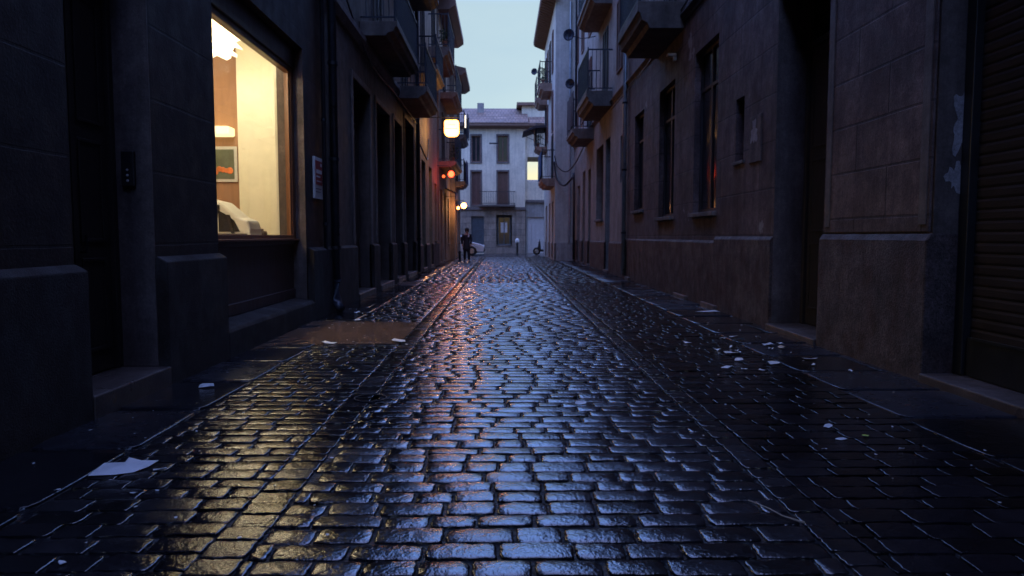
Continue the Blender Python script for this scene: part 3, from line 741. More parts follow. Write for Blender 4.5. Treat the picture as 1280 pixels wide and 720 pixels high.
def win_x(Y, a, b_, c, d, parent, kind, mat='louver_br'):
    m = MB(); t = .07; y0, y1 = Y + .12, Y + .2
    m.box(a, a + t, y0, y1, c, d); m.box(b_ - t, b_, y0, y1, c, d); m.box(a + t, b_ - t, y0, y1, d - t, d); m.box(a + t, b_ - t, y0, y1, c, c + t)
    xc = (a + b_) / 2; m.box(xc - .03, xc + .03, y0, y1, c + t, d - t)
    if kind == 'shut':
        for u, v in ((a + t, xc - .03), (xc + .03, b_ - t)):
            z = c + t
            while z < d - t - .02: m.box(u, v, y0 + .02, y0 + .03 + .02, z, z + .06); z += .08
    w = m.build('window', mat, parent)
    MB().box(a + t, b_ - t, y1 - .02, y1, c + t, d - t).build('pane', 'glassd', w)
    q = MB(); q.box(a - .1, b_ + .1, Y - .06, Y + .1, c - .1, c - .003); q.build('sill', 'trim', w)
    q = MB(); q.box(a - .1, a - .003, Y - .03, Y + .0, c, d + .12); q.box(b_ + .003, b_ + .1, Y - .03, Y, c, d + .12); q.box(a - .003, b_ + .003, Y - .03, Y, d + .003, d + .12)
    q.build('window_trim', 'trim', w)
    return w
for i, (a, b_, c, d) in enumerate(fop): win_x(YF, a, b_, c, d, FB, 'shut' if i % 2 else 'glass')
w = win_x(YF, -.35, .6, .65, 2.72, FB, 'glass', 'door_blue')
refl = MB(); refl.box(-.12, .10, YF + .17, YF + .175, 1.55, 2.3); refl.box(.17, .36, YF + .17, YF + .175, 1.55, 2.3); refl.build('reflection_panel', 'white', w)  # white panels before the pane stand in for a bright reflection
for a, b_, c, d in (gop[0], gop[2]):
    m = MB(); m.box(a, b_, YF + .14, YF + .2, c, d)
    for z in (.3, 1.2, 2.0): m.box(a + .1, (a + b_) / 2 - .04, YF + .12, YF + .14, z, z + .6); m.box((a + b_) / 2 + .04, b_ - .1, YF + .12, YF + .14, z, z + .6)
    m.build('door', 'door_blue', FB, bevel=.01)
sb = MB().box(-1.7, .95, YF - .7, YF, 3.43, 3.58).build('balcony', 'slab', FB, bevel=.02)
m = MB()
for z in (3.65, 4.5): m.box(-1.68, .93, YF - .68, YF - .64, z, z + .04); [m.box(x - .02, x + .02, YF - .66, YF, z, z + .04) for x in (-1.66, .91)]
x = -1.66
while x < .93: m.box(x - .01, x + .01, YF - .67, YF - .65, 3.58, 4.5); x += .13
m.build('railing', 'iron', sb)
m = MB(); m.prof_x([(YF - .55, 9.25), (YF - .55, 9.45), (YF + .1, 9.6), (YF + .1, 9.1), (YF - .1, 9.1)], -8.2, 1.95); m.build('eave', 'eave', FB)
MB().prof_x([(YF - .6, 9.46), (YF + 4, 11.25), (YF + 8.2, 9.6), (YF + 8.2, 9.4), (YF, 9.4)], -8.2, 1.9).build('roof', 'roof', FB)
MB().box(-1.9, -1.4, YF + 2.5, YF + 3.0, 10.2, 11.4).build('chimney', 'wall_rb', FB)
MB().tube([(-.55, YF - .01, 8.0), (-.55, YF - .35, 8.02), (-.55, YF - .5, 7.98)], .02, 6).build('lamp_arm', 'iron', FB)
MB().box(-.95, -.3, YF - .6, YF - .45, 7.93, 8.03).build('wall_lamp', 'iron', FB, bevel=.03)

facade_x(YF + .25, 1.69, 9.0, 9.3, [(1.84, 2.9, 5.35, 7.1)], T=.3, D=.3, z0=3.8).build('wing', 'wall_far', FB)
w2 = MB(); w2.box(1.69, 1.83, YF + .56, YF + 4, 3.8, 9.3); w2.box(2.92, 9.0, YF + .56, YF + 4, 3.8, 9.3); w2.box(1.84, 2.91, YF + .56, YF + 4, 7.12, 9.3); w2.box(1.84, 2.91, YF + .56, YF + 4, 3.8, 5.34)
w2.build('wing', 'wall_far', FB)
MB().prof_x([(YF - .3, 9.28), (YF - .3, 9.46), (YF + .3, 9.58), (YF + .3, 9.31)], 1.96, 9.2).build('eave', 'eave', FB)
MB().prof_x([(YF - .3, 9.47), (YF + 1.5, 10.2), (YF + 8, 9.8), (YF + 8, 9.32), (YF + .3, 9.32)], 1.96, 9.2).build('roof', 'roof', FB)
MB().box(1.5, 8.5, YF + 2.2, YF + 6.5, 9.5, 11.15).build('attic', 'wall_far', FB); MB().box(1.1, 8.8, YF + 1.9, YF + 6.8, 11.152, 11.36).build('coping', 'eave', FB)

GA = thing('garage_building', (2.8, YF + .4, 0), 'low grey garage building with pale double doors beside the end house', 'building')
facade_x(YF + .2, 1.75, 9.0, 3.75, [(1.85, 3.4, .05, 2.7), (4.4, 6.2, .05, 2.7)], D=3).build('wall', 'wall_garage', GA)
for a, b_ in ((1.85, 3.4), (4.4, 6.2)):
    m = MB(); n = 5
    for k in range(n): m.box(a + (b_ - a) * k / n + .012, a + (b_ - a) * (k + 1) / n - .012, YF + .32, YF + .38, .05, 2.7)
    m.box(a, b_, YF + .36, YF + .4, .05, 2.7); m.build('garage_door', 'offwhite', GA, bevel=.006)
MB().box(1.72, 9.1, YF + .05, YF + 3.3, 3.75, 3.95).build('roof', 'trim', GA, bevel=.02)
LR = thing('low_roof_house', (4, 60, 0), 'dark low house behind the garage, under the strip of yellow sky', 'building')
MB().box(2.0, 8, 60, 67, -.05, 5.6).build('wall', 'cloth_dark', LR); MB().prof_x([(59.7, 5.55), (63.5, 6.2), (67.3, 5.55)], 1.7, 8.3).build('roof', 'roof', LR)

# side blocks of the cross street
for nm, x0, x1, lab in (('side_house', -26, -8.4, 'grey rendered house along the cross street, left of the end house'), ('side_house', 9.4, 26, 'grey rendered house along the cross street, right of the garage')):
    o = thing(nm, ((x0 + x1) / 2, YF, 0), lab, 'building')
    facade_x(YF, x0, x1, 9.5, [(x0 + 2, x0 + 3, .9, 2.8), (x0 + 5, x0 + 6, .9, 2.8), (x0 + 8, x0 + 9, 4, 6)]).build('wall', 'wall_rb', o)
    for a in (2, 5, 8): win_x(YF, x0 + a, x0 + a + 1, .9 if a < 8 else 4, 2.8 if a < 8 else 6, o, 'glass')
    MB().prof_x([(YF - .5, 9.5), (YF + 4, 11), (YF + 8.4, 9.5)], x0, x1).build('roof', 'roof', o)

# ================================================================== FIXTURES
def pipe(name, pts, r, mat, label, cat='downpipe', clips=(), s=-1, wallx=0, group=None, foot=None):
    o = thing(name, (pts[-1][0], pts[-1][1], 0), label, cat, group)
    MB().tube(pts, r, 12).build('pipe', mat, o, smooth=True)
    for z in clips:
        MB().lathe([(r * 1.0, -.03), (r * 1.25, -.03), (r * 1.25, .03), (r, .03)], (pts[0][0], pts[0][1], z), 'z', 12).build('bracket', 'iron', o)
    if foot: foot(o)
    return o
def shoe(o):
    MB().tube([(-2.86, 12.42, .55), (-2.86, 12.42, .22), (-2.83, 12.36, .12), (-2.76, 12.28, .06)], [.085, .085, .08, .08], 12).build('shoe', 'pipe', o, smooth=True)
pipe('downpipe', [(-2.86, 12.42, 16), (-2.86, 12.42, .5)], .07, 'pipe', 'thick dark blue rain downpipe beside the red poster', clips=(1.1, 2.6, 4.2, 6), foot=shoe)
st = MB()
pipe('conduit', [(-2.93, 12.02, 16), (-2.93, 12.02, .9)], .035, 'pipe', 'slim dark conduit running up the wall just beside the thick downpipe', 'pipe', clips=(1.5, 3.2))
pipe('downpipe', [(-2.88, 25.0, 15), (-2.88, 25.0, .05)], .06, 'pipe', 'dark downpipe past the last tall doorway of the left row', clips=(1.2, 3.5))
pipe('downpipe', [(3.70, 22.0, 12), (3.70, 22.0, .1)], .065, 'pipe_zinc', 'pale zinc downpipe at the joint of two buildings on the right', clips=(1.4, 3.3, 5.3))
pipe('downpipe', [(3.62, 36.9, 4.5), (3.66, 37.1, 4.0), (3.68, 37.2, 3.4), (3.68, 37.2, .1)], .06, 'pipe', 'dark crooked downpipe at the inner corner of the projecting building')

# poster
PO = thing('wall_poster', (-2.99, 11.9, 1.9), 'white framed poster with red print on the wall pier beside the shop window', 'sign')
MB().box(-2.962, -2.998, 11.52, 12.0, 1.90, 2.56).build('board', 'white', PO, bevel=.004)
q = MB().box(-2.955, -2.961, 11.56, 11.96, 2.12, 2.50).build('red_panel', 'red', PO)
q = MB(); q.box(-2.951, -2.9545, 11.58, 11.92, 2.30, 2.36); q.box(-2.951, -2.9545, 11.58, 11.82, 2.24, 2.262); q.box(-2.951, -2.9545, 11.60, 11.88, 2.17, 2.185); q.box(-2.951, -2.9545, 11.84, 11.93, 2.42, 2.47)
q.build('lettering', 'white', PO)
q = MB(); q.box(-2.956, -2.9615, 11.56, 11.90, 2.05, 2.06); q.box(-2.956, -2.9615, 11.56, 11.84, 2.0, 2.01); q.build('small_print', 'pipe', PO)

# intercom on left jamb
IC = thing('intercom', (-3.2, 6.25, 1.9), 'small dark intercom box with buttons on the door jamb', 'intercom')
MB().box(-3.13, -3.24, 6.215, 6.253, 1.72, 2.02).build('housing', 'blackp', IC, bevel=.008)
MB().box(-3.15, -3.22, 6.209, 6.214, 1.92, 1.99).build('speaker_grille', 'iron', IC)
for k in range(3): MB().lathe([(.011, 0), (.009, -.008)], (-3.185, 6.214, 1.77 + .045 * k), 'y', 10).build('button', 'offwhite', IC)

# small wall light on right
WL = thing('wall_light', (3.8, 16.0, 5.2), 'small white unlit lamp fixed to the wall under the nearest right balcony', 'lamp')
MB().box(3.60, 3.79, 15.92, 16.08, 5.21, 5.27).build('housing', 'white', WL, bevel=.015); MB().box(3.74, 3.80, 15.95, 16.05, 5.12, 5.21).build('bracket', 'offwhite', WL)

# ---- lamps over the street (left row)
LS = thing('lamp_sign', (-2.95, 28.6, 5.2), 'glowing cream lamp sign with rounded square face hung out from the left row', 'lamp sign')
def rounded(cx, cz, hw, hh, r, y0, y1):
    pts = []
    for (sx, sz, a0) in ((1, 1, 0), (-1, 1, 90), (-1, -1, 180), (1, -1, 270)):
        rr = r if sz > 0 else r * 1.7
        for k in range(6):
            a = R_(a0 + 18 * k); pts.append((cx + sx * (hw - rr) + rr * math.cos(a), cz + sz * (hh - rr) + rr * math.sin(a)))
    n = len(pts)
    return [(x, y0, z) for x, z in pts] + [(x, y1, z) for x, z in pts], [tuple(range(n)), tuple(range(2 * n - 1, n - 1, -1))] + [(i, n + i, n + (i + 1) % n, (i + 1) % n) for i in range(n)]
MB().add(*rounded(-1.98, 5.50, .28, .31, .10, 28.48, 28.70)).build('lit_box', 'lamp_sign', LS)
q = MB(); q.box(-2.22, -1.76, 28.476, 28.479, 5.47, 5.49); q.box(-2.12, -1.84, 28.476, 28.479, 5.62, 5.635); q.build('faint_lettering', simple('faded_ochre_print', (.4, .3, .15), .6), LS)
MB().tube([(-2.95, 28.59, 5.92), (-1.7, 28.59, 5.92)], .02, 6).tube([(-1.98, 28.59, 5.92), (-1.98, 28.59, 5.83)], .015, 6).build('bracket', 'iron', LS)
def plight(name, loc, col, e, r, parent):
    l = bpy.data.lights.new(name, 'POINT'); l.color = col; l.energy = e; l.shadow_soft_size = r
    o = bpy.data.objects.new(name, l); COL.objects.link(o); o.parent = parent; o.location = Vector(loc) - root_loc(parent); return o
plight('glow', (-1.98, 28.3, 5.4), (1, .7, .35), 14, .25, LS)

RL = thing('red_lamp', (-2.9, 32.4, 4.0), 'red glowing lamp under the clay balcony slab of the left row', 'lamp')
MB().lathe([(.02, -.14), (.10, -.105), (.14, 0), (.10, .105), (.02, .14)], (-2.28, 32.4, 4.05), 'z', 16).build('bulb', 'lamp_red', RL, smooth=True)
MB().tube([(-2.9, 32.4, 4.42), (-2.4, 32.4, 4.42), (-2.28, 32.4, 4.22)], .02, 6).build('bracket', 'iron', RL)
plight('glow', (-2.28, 32.1, 3.85), (1, .14, .05), 5, .15, RL)
MB().lathe([(.01, -.07), (.05, -.05), (.07, 0), (.05, .05), (.01, .07)], (-2.62, 32.4, 3.95), 'z', 12).build('side_bulb', emit('dim_red_glow', (1, .12, .03), 1.2), RL, smooth=True)
for nm, x, y, z, r_, e_, lab in (('street_lamp', -2.13, 40.0, 2.97, .16, 26, 'warm orange street lamp low on the corner of the left row, the larger of two'),
                             ('street_lamp', -2.45, 40.2, 2.85, .08, 4, 'tiny warm bulb just left of the larger street lamp at the corner')):
    o = thing(nm, (x, y, z), lab, 'lamp', None)
    MB().lathe([(.01, -r_), (r_ * .7, -r_ * .75), (r_, 0), (r_ * .7, r_ * .75), (.01, r_)], (x, y, z), 'z', 14).build('bulb', 'lamp_warm', o, smooth=True)
    MB().tube([(-2.64, y + .3, z + r_ + .12), (x, y, z + r_ + .12), (x, y, z + r_ * .9)], .018, 6).build('bracket', 'iron', o)
    plight('glow', (x + .1, y - r_ - .15, z - .1), (1, .55, .22), e_, .12, o)
BS = thing('hanging_sign', (-2.9, 36.9, 3.4), 'dark navy shop awning hanging under the left balconies', 'awning')
MB().prof_y([(-2.9, 3.75), (-2.35, 3.5), (-2.35, 3.15), (-2.38, 3.15), (-2.38, 3.47), (-2.9, 3.70)], 36.6, 38.4).build('canopy', 'cloth_navy', BS)
MB().tube([(-2.9, 36.62, 3.3), (-2.36, 36.62, 3.3)], .015, 6).build('rod', 'iron', BS)
# white lit lamp tube by the corner
o = thing('tube_lamp', (-2.2, 41, 6.9), 'narrow pale upright tube lamp by the corner balcony behind the lamp sign', 'lamp')
MB().tube([(-1.98, 39.2, 7.1), (-1.98, 39.2, 7.75)], .035, 8).build('tube', emit('pale_tube', (1, .85, .65), 1.0), o)
MB().tube([(-2.9, 39.2, 7.8), (-1.98, 39.2, 7.8), (-1.98, 39.2, 7.75)], .015, 6).build('bracket', 'iron', o)

# ---- satellite dishes on a pole
def dish(c, r, label, wall, s=1, tilt=(-25, 20)):
    o = thing('satellite_dish', wall, label, 'satellite dish', 'satellite dishes on the right row')
    m = MB(); prof = [(.01, .06), (r * .4, .045), (r * .75, .01), (r, -.04), (r * .98, -.055), (r * .7, -.005), (r * .3, .03), (.01, .04)]
    m.lathe(prof, c, 'y', 20); m.rot(c, 'Z', R_(tilt[0])); m.build('reflector', 'iron_blue', o, smooth=True)
    MB().tube([c, ((c[0] + wall[0]) / 2, c[1] + .1, c[2] - .12), wall], .018, 6).build('arm', 'iron', o)
    MB().tube([(c[0], c[1], c[2] - r), (c[0] - .05, c[1] - .3, c[2] - .05)], .01, 6).build('receiver_arm', 'iron', o)
    return o
dish((2.72, 29.9, 9.45), .24, 'dark round satellite dish high on the right row, upper one of two near each other', (3.8, 29.9, 9.4))
dish((2.78, 29.9, 7.5), .20, 'dark round satellite dish just above the far railed balcony, lower one on the right', (3.8, 30.0, 7.3))
dish((1.95, 44.3, 11.2), .2, 'small dark satellite dish beside the top balcony of the projecting building', (2.78, 44.3, 11.1))
MP = thing('antenna_mast', (3.0, 30.0, 5.8), 'tall thin dark pole rising beside the satellite dishes', 'mast')
MB().tube([(3.02, 29.95, 5.8), (3.02, 29.95, 13)], .045, 8).build('pole', 'iron', MP)
MB().box(3.0, 3.8, 29.93, 29.97, 10.0, 10.04).build('bracket', 'iron', MP)
# awning hood, laundry, pots, chair clutter on balconies
AW = thing('balcony_awning', (2.78, 46, 7), 'dark pitched awning jutting out from the projecting building above the yellow sky gap', 'awning')
MB().prof_y([(2.76, 8.15), (2.05, 8.1), (1.3, 7.75), (1.28, 7.68), (2.05, 7.95), (2.76, 8.0)], 45.0, 47.6).build('canopy', 'cloth_dark', AW)
MB().tube([(2.76, 45.05, 7.2), (1.5, 45.05, 7.78)], .02, 6).tube([(2.76, 47.5, 7.2), (1.5, 47.5, 7.78)], .02, 6).build('strut', 'iron', AW)
def cloth(name, x, y0, y1, z0, z1, mat, lab, cat, axis='y'):
    m = MB(); n = 14; r = random.Random(hash(name + mat) % 999 if False else len(lab)); vs = []
    for i in range(n + 1):
        yy = y0 + (y1 - y0) * i / n; d = .03 * math.sin(i * 1.3) + r.uniform(-.01, .01)
        zz = z0 + .08 * math.sin(i * .9)
        vs += [(x + d, yy, zz), (x + d * .3, yy, z1), (x + d * .3 + .03, yy, z1), (x + d + .02, yy, zz)]
    fs = []
    for i in range(n):
        for k in range(4):
            fs.append((i * 4 + k, i * 4 + (k + 1) % 4, (i + 1) * 4 + (k + 1) % 4, (i + 1) * 4 + k))
    fs += [(0, 1, 2, 3), tuple(n * 4 + k for k in (3, 2, 1, 0))]
    m.add(vs, fs); o = m.build(name, mat, None); tag(o, lab, cat); at_base(o, (x, (y0 + y1) / 2, z0)); return o
cloth('hanging_cloth', 2.05, 38.5, 41.6, 4.45, 5.75, 'cloth_blue', 'blue cloth draped along the warm slab balcony of the projecting building', 'cloth')
cloth('hanging_towel', 2.03, 46.0, 46.5, 7.1, 8.0, 'offwhite', 'pale towel hung under the dark awning', 'towel')
cloth('hanging_cloth', -1.98, 41.3, 43.4, 7.0, 8.2, 'cloth_dark', 'dark cloth bundled on the upper balcony of the left corner building', 'cloth')
cloth('hanging_cloth', -2.02, 40.6, 42.6, 4.3, 5.5, 'cloth_navy', 'navy cloth over the lower balcony of the left corner building', 'cloth')
cloth('balcony_screen', 2.93, 30.3, 32.9, 5.85, 7.3, 'cloth_dark', 'dark screen closing the farther railed balcony on the right', 'screen')
def pot(x, y, z, h, lab, spread=.22):
    o = thing('potted_plant', (x, y, z), lab, 'plant')
    MB().lathe([(.07, 0), (.11, .2), (.125, .2), (.125, .23), (.1, .23)], (x, y, z), 'z', 14).build('pot', 'terra', o)
    r = random.Random(int(x * 100 + y)); m = MB()
    for k in range(160):
        a, q, hh = r.uniform(0, 6.28), r.uniform(0, spread), r.uniform(.2, h)
        c = Vector((x + q * math.cos(a), y + q * math.sin(a), z + hh)); d = Vector((r.gauss(0, 1), r.gauss(0, 1), r.gauss(0, .6))).normalized() * .06
        e_ = d.cross(Vector((r.random(), r.random(), r.random()))).normalized() * .025
        m.add([c - d, c + e_, c + d, c - e_], [(0, 1, 2, 3)])
    m.build('foliage', 'leaf', o)
pot(-2.3, 29.55, 8.85, .7, 'dark potted plant on the high left balcony against the sky')
pot(-2.25, 34.0, 4.72, .8, 'potted plant on the clay slab balcony above the red lamp')
pot(2.3, 41.3, 9.85, .9, 'potted plant on the topmost balcony of the projecting building')
pot(2.25, 45.6, 6.85, .8, 'potted plant under the dark awning of the projecting building')

# cables
def cable(name, pts, r, lab):
    P = [Vector(p) for p in pts]; out_ = []
    for i in range(len(P) - 1):
        p0, p1, p2, p3 = P[max(0, i - 1)], P[i], P[i + 1], P[min(len(P) - 1, i + 2)]
        for k in range(8):
            t = k / 8; out_.append(.5 * ((2 * p1) + (-p0 + p2) * t + (2 * p0 - 5 * p1 + 4 * p2 - p3) * t * t + (-p0 + 3 * p1 - 3 * p2 + p3) * t ** 3))
    out_.append(P[-1])
    o = MB().tube(out_, r, 6).build(name, 'cable', None, smooth=True); tag(o, lab, 'cable'); return at_base(o, pts[0])
cable('cable', [(2.74, 38.1, 5.5), (2.9, 37.9, 4.9), (3.3, 37.3, 4.6), (3.6, 35.5, 4.9), (3.75, 32.5, 5.5), (3.76, 30.2, 5.3)], .03, 'sagging black cable looping from the projecting building to the right wall')
cable('cable', [(2.72, 38.2, 5.2), (2.85, 38.0, 4.3), (3.2, 37.5, 3.9), (3.6, 37.1, 4.3)], .05, 'thick drooping cable bundle at the inner corner on the right')
cable('cable', [(3.77, 6.5, 6.4), (3.77, 12, 6.25), (3.72, 15.1, 6.0), (3.72, 19, 5.66), (3.72, 25, 5.6)], .018, 'thin cable fixed along the moulding of the right wall')
cable('cable', [(-2.9, 25.1, 4.6), (-2.75, 26.3, 4.1), (-2.85, 27.8, 4.3), (-2.9, 28.8, 5.1)], .028, 'black cable looping across the ochre wall near the lamp sign')
cable('cable', [(-2.9, 12.6, 6.1), (-2.9, 16, 5.15), (-2.9, 20, 5.15), (-2.9, 25, 5.1)], .016, 'thin cable along the moulding over the tall doorways')

# ================================================================== SHOP INTERIOR THINGS
SL = thing('ceiling_lamp', (-4.2, 10.4, 4.7), 'bright ruffled glass ceiling lamp inside the shop window', 'lamp')
m = MB()
for k in range(5):
    rr = .58 - .07 * k; z = 4.52 - .12 * k; n = 28; vs = []
    for j in range(n):
        a = 2 * math.pi * j / n; q = rr * (1 + .1 * math.cos(a * 7 + k)); vs.append((-4.25 + q * math.cos(a), 10.9 + q * math.sin(a), z - .05 + .03 * math.cos(a * 7)))
    for j in range(n):
        a = 2 * math.pi * j / n; vs.append((-4.25 + rr * .45 * math.cos(a), 10.9 + rr * .45 * math.sin(a), z + .05))
    for j in range(n):
        a = 2 * math.pi * j / n; vs.append((-4.25 + rr * .45 * math.cos(a), 10.9 + rr * .45 * math.sin(a), z + .03))
    m.add(vs, [(j, (j + 1) % n, n + (j + 1) % n, n + j) for j in range(n)] + [(j, (j + 1) % n, 2 * n + (j + 1) % n, 2 * n + j) for j in range(n)])
m.build('shade', 'lamp_shop', SL, smooth=True)
MB().tube([(-4.25, 10.9, 4.7), (-4.25, 10.9, 4.55)], .05, 10).build('rose', 'offwhite', SL)
for (x, y) in ((-4.25, 10.9),):
    plight('glow', (x, y, 3.95), (1, .9, .7), 44, .3, SL)
plight('glow', (-4.4, 8.2, 4.1), (1, .88, .62), 110, .3, SL)  # extra light without a fixture, added to warm the window jamb and road
PF = thing('framed_picture', (-4.8, 12.5, 2.3), 'small pale framed food picture on the brown shop wall', 'picture')
MB().box(-5.2, -4.52, 12.46, 12.498, 2.22, 2.82).build('frame', 'offwhite', PF, bevel=.008)
MB().box(-5.15, -4.57, 12.452, 12.459, 2.27, 2.77).build('print', simple('dark_green_print', (.12, .14, .1), .4), PF)
m = MB(); r = random.Random(3)
for k in range(9):
    x, z, q = -5.12 + .06 * k, 2.36 + r.uniform(0, .08), r.uniform(.035, .06)
    m.lathe([(q, 0), (q * .8, -.004)], (x, 12.45 - .0008 * k, z), 'y', 12)
m.build('painted_fruit', simple('orange_red_print', (.75, .2, .06), .4, var=.5), PF)
SH = thing('wall_shelf', (-4.9, 12.4, 3.1), 'lit cream shelf box above the framed picture in the shop', 'shelf')
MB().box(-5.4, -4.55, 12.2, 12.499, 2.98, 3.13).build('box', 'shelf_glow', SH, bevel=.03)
CT = thing('counter', (-4.2, 10.6, .5), 'low cream counter inside the shop behind the window sill', 'counter')
MB().box(-5.2, -3.5, 9.9, 11.6, 1.22, 1.27).build('top', 'wall_yellow', CT, bevel=.01); MB().box(-5.1, -3.6, 10.0, 11.5, .5, 1.22).build('base', 'wall_brown', CT)
CH = thing('display_case', (-4.0, 10.5, 1.27), 'white case with sloping hood and dark slanted frame bars on the shop counter', 'display case')
MB().prof_y([(-4.75, 1.275), (-4.75, 1.86), (-4.30, 1.86), (-3.98, 1.78), (-3.72, 1.56), (-3.60, 1.52), (-3.56, 1.40), (-3.56, 1.275)], 10.25, 10.75).build('hood', 'white', CH, bevel=.03)
m = MB()
def bar(x0, z0, x1, z1, w=.022): m.add([(x0 - w, 10.243, z0), (x0 + w, 10.243, z0), (x1 + w, 10.243, z1), (x1 - w, 10.243, z1), (x0 - w, 10.225, z0), (x0 + w, 10.225, z0), (x1 + w, 10.225, z1), (x1 - w, 10.225, z1)], [(0, 1, 2, 3), (4, 5, 6, 7), (0, 1, 5, 4), (1, 2, 6, 5), (2, 3, 7, 6), (3, 0, 4, 7)])
bar(-4.32, 1.32, -4.22, 1.74); bar(-4.12, 1.32, -4.0, 1.70); bar(-3.80, 1.34, -3.86, 1.60)
m.box(-4.6, -3.98, 10.222, 10.243, 1.70, 1.735); m.box(-4.6, -4.05, 10.222, 10.243, 1.50, 1.525); m.box(-4.6, -3.6, 10.222, 10.243, 1.30, 1.335)
m.build('tubular_frame', 'blackp', CH)
MB().add([(-4.0, 10.242, 1.36), (-3.70, 10.242, 1.36), (-3.78, 10.242, 1.52), (-3.92, 10.242, 1.62), (-4.0, 10.242, 1.66)], [(0, 1, 2, 3, 4)]).build('glass_side', 'glassd', CH)

for k, (x, y, h, lab) in enumerate(((-3.62, 10.95, .10, 'small dark dish at the right end of the shop counter'), (-3.75, 11.2, .14, 'dark jar at the back of the shop counter near the frame'))):
    o = MB().lathe([(.05, 0), (.07, h * .5), (.06, h), (.05, h * .9)], (x, y, 1.271), 'z', 14).build('counter_jar', 'door_b', None, smooth=True); tag(o, lab, 'jar'); at_base(o, (x, y, 1.271))

# ================================================================== LITTER, COVERS
def scrap(x, y, w, d, ang, mat, lab, cat='paper', lift=.012, seed=0, group=None, name='paper_scrap', z0=.004):
    r = random.Random(seed + int(x * 1000)); n = 7; pts = []
    for k in range(n):
        a = 2 * math.pi * k / n + r.uniform(-.25, .25); q = r.uniform(.75, 1.1)
        pts.append((q * math.cos(a) * w / 2, q * math.sin(a) * d / 2))
    ca, sa = math.cos(ang), math.sin(ang)
    top = [(x + a * ca - b * sa, y + a * sa + b * ca, z0 + r.uniform(.001, lift)) for a, b in pts]
    m = MB(); vs = [(x, y, z0 + lift * .5)] + top + [(p[0], p[1], p[2] - .0015) for p in top] + [(x, y, z0 + lift * .5 - .0015)]
    fs = [(0, 1 + k, 1 + (k + 1) % n) for k in range(n)] + [(2 * n + 1, 1 + n + (k + 1) % n, 1 + n + k) for k in range(n)] + [(1 + k, 1 + n + k, 1 + n + (k + 1) % n, 1 + (k + 1) % n) for k in range(n)]
    m.add(vs, fs); o = m.build(name, mat, None); tag(o, lab, cat, group); return at_base(o, (x, y, z0))
# big torn sheet, two raised halves with a crease
bigp = MB(); P = [(-2.235, 3.83), (-2.235, 3.99), (-2.13, 4.01), (-2.125, 4.045), (-2.05, 4.035), (-1.965, 4.06), (-1.985, 3.98), (-2.03, 3.90), (-2.12, 3.86)]
zt = [.012, .03, .028, .045, .03, .022, .012, .006, .006]
n = len(P); vs = [(x, y, z) for (x, y), z in zip(P, zt)] + [(x, y, z - .002) for (x, y), z in zip(P, zt)] + [(-2.1, 3.95, .035), (-2.1, 3.95, .033)]
bigp.add(vs, [(2 * n, k, (k + 1) % n) for k in range(n)] + [(2 * n + 1, n + (k + 1) % n, n + k) for k in range(n)] + [(k, n + k, n + (k + 1) % n, (k + 1) % n) for k in range(n)])
o = bigp.build('torn_paper', 'paper', None); tag(o, 'large torn white paper sheet on the dark pavement, front left', 'paper'); at_base(o, (-2.1, 3.95, .003))
L = [(-2.54, 6.13, .15, .05, .1, 'paper', 'narrow white strip of paper on the left pavement below the door step'),
     (-1.28, 8.78, .20, .26, .5, 'paper', 'white paper at the near right corner of the brown cement patch'),
     (-2.11, 8.66, .22, .07, .0, 'paper', 'thin white strip along the near edge of the brown cement patch'),
     (-2.2, 11.0, .16, .12, .2, 'paper', 'small white scrap just beyond the brown cement patch'),
     (-2.45, 12.1, .12, .08, .2, 'paper', 'white scrap on the pavement near the foot of the thick downpipe'),
     (3.50, 12.2, .42, .16, .05, 'paper', 'flat white paper by the right wall, farthest of the big scraps'),
     (2.54, 7.85, .20, .16, .1, 'paper', 'brightest white scrap among the litter on the right'),
     (2.95, 8.85, .16, .05, .0, 'paper', 'thin white strip behind the other litter on the right'),
     (2.19, 6.92, .13, .05, .0, 'paper', 'white strip nearest the camera among the litter cluster on the right'),
     (2.36, 6.93, .07, .04, .0, 'paper', 'small square scrap right of the near white strip in the litter cluster'),
     (3.16, 8.42, .18, .16, .3, 'paper', 'crumpled white scrap at the back of the litter cluster'),
     (3.24, 8.2, .12, .08, -.3, 'cig', 'cream scrap beside the crumpled one at the back of the litter cluster'),
     (3.22, 7.42, .2, .10, -.6, 'paper', 'white scrap nearest the wall in the litter cluster'),
     (2.75, 7.2, .15, .14, .4, 'paper', 'round white scrap in the middle front of the litter cluster'),
     (2.22, 4.80, .05, .11, -.7, 'paper', 'slanted white slip on the dark paving, right foreground'),
     (2.16, 4.49, .08, .03, 0, 'paper', 'short level white slip below the slanted one, right foreground'),
     (2.35, 4.55, .055, .03, 0, 'paper_y', 'lime green slip of paper in the right foreground'),
     (1.96, 4.28, .04, .03, 0, 'paper', 'tiny white scrap left of the slips in the right foreground'),
     (2.43, 4.27, .05, .02, .1, 'paper', 'tiny white scrap right of the lime green slip'),
     (.60, 5.45, .12, .06, .1, 'paper', 'flattened pale scrap alone in the middle of the cobbled road'),
     (-1.75, 2.80, .034, .03, .4, 'paper', 'white scrap at the very front left corner of the road'),
     (-1.86, 3.57, .04, .035, .4, 'paper', 'round white scrap just in front of the large torn sheet'),
     (-1.90, 3.95, .08, .02, .3, 'paper', 'white sliver right beside the large torn sheet'),
     (-2.27, 3.62, .04, .02, .2, 'paper', 'small pale sliver left of the round scrap, front left')]
for i, a in enumerate(L): scrap(*a, seed=i, lift=.035 if a[2] > .1 else .012)
tag(at_base(MB().tube([(1.20, 3.42, .012), (1.26, 3.30, .016), (1.29, 3.22, .013), (1.36, 3.14, .012)], [.003, .0025, .0025, .005], 6).build('twig', 'cig', None), (1.2, 3.42, .008)), 'thin pale twig on the cobbles in the right foreground', 'twig')
cl = random.Random(23)
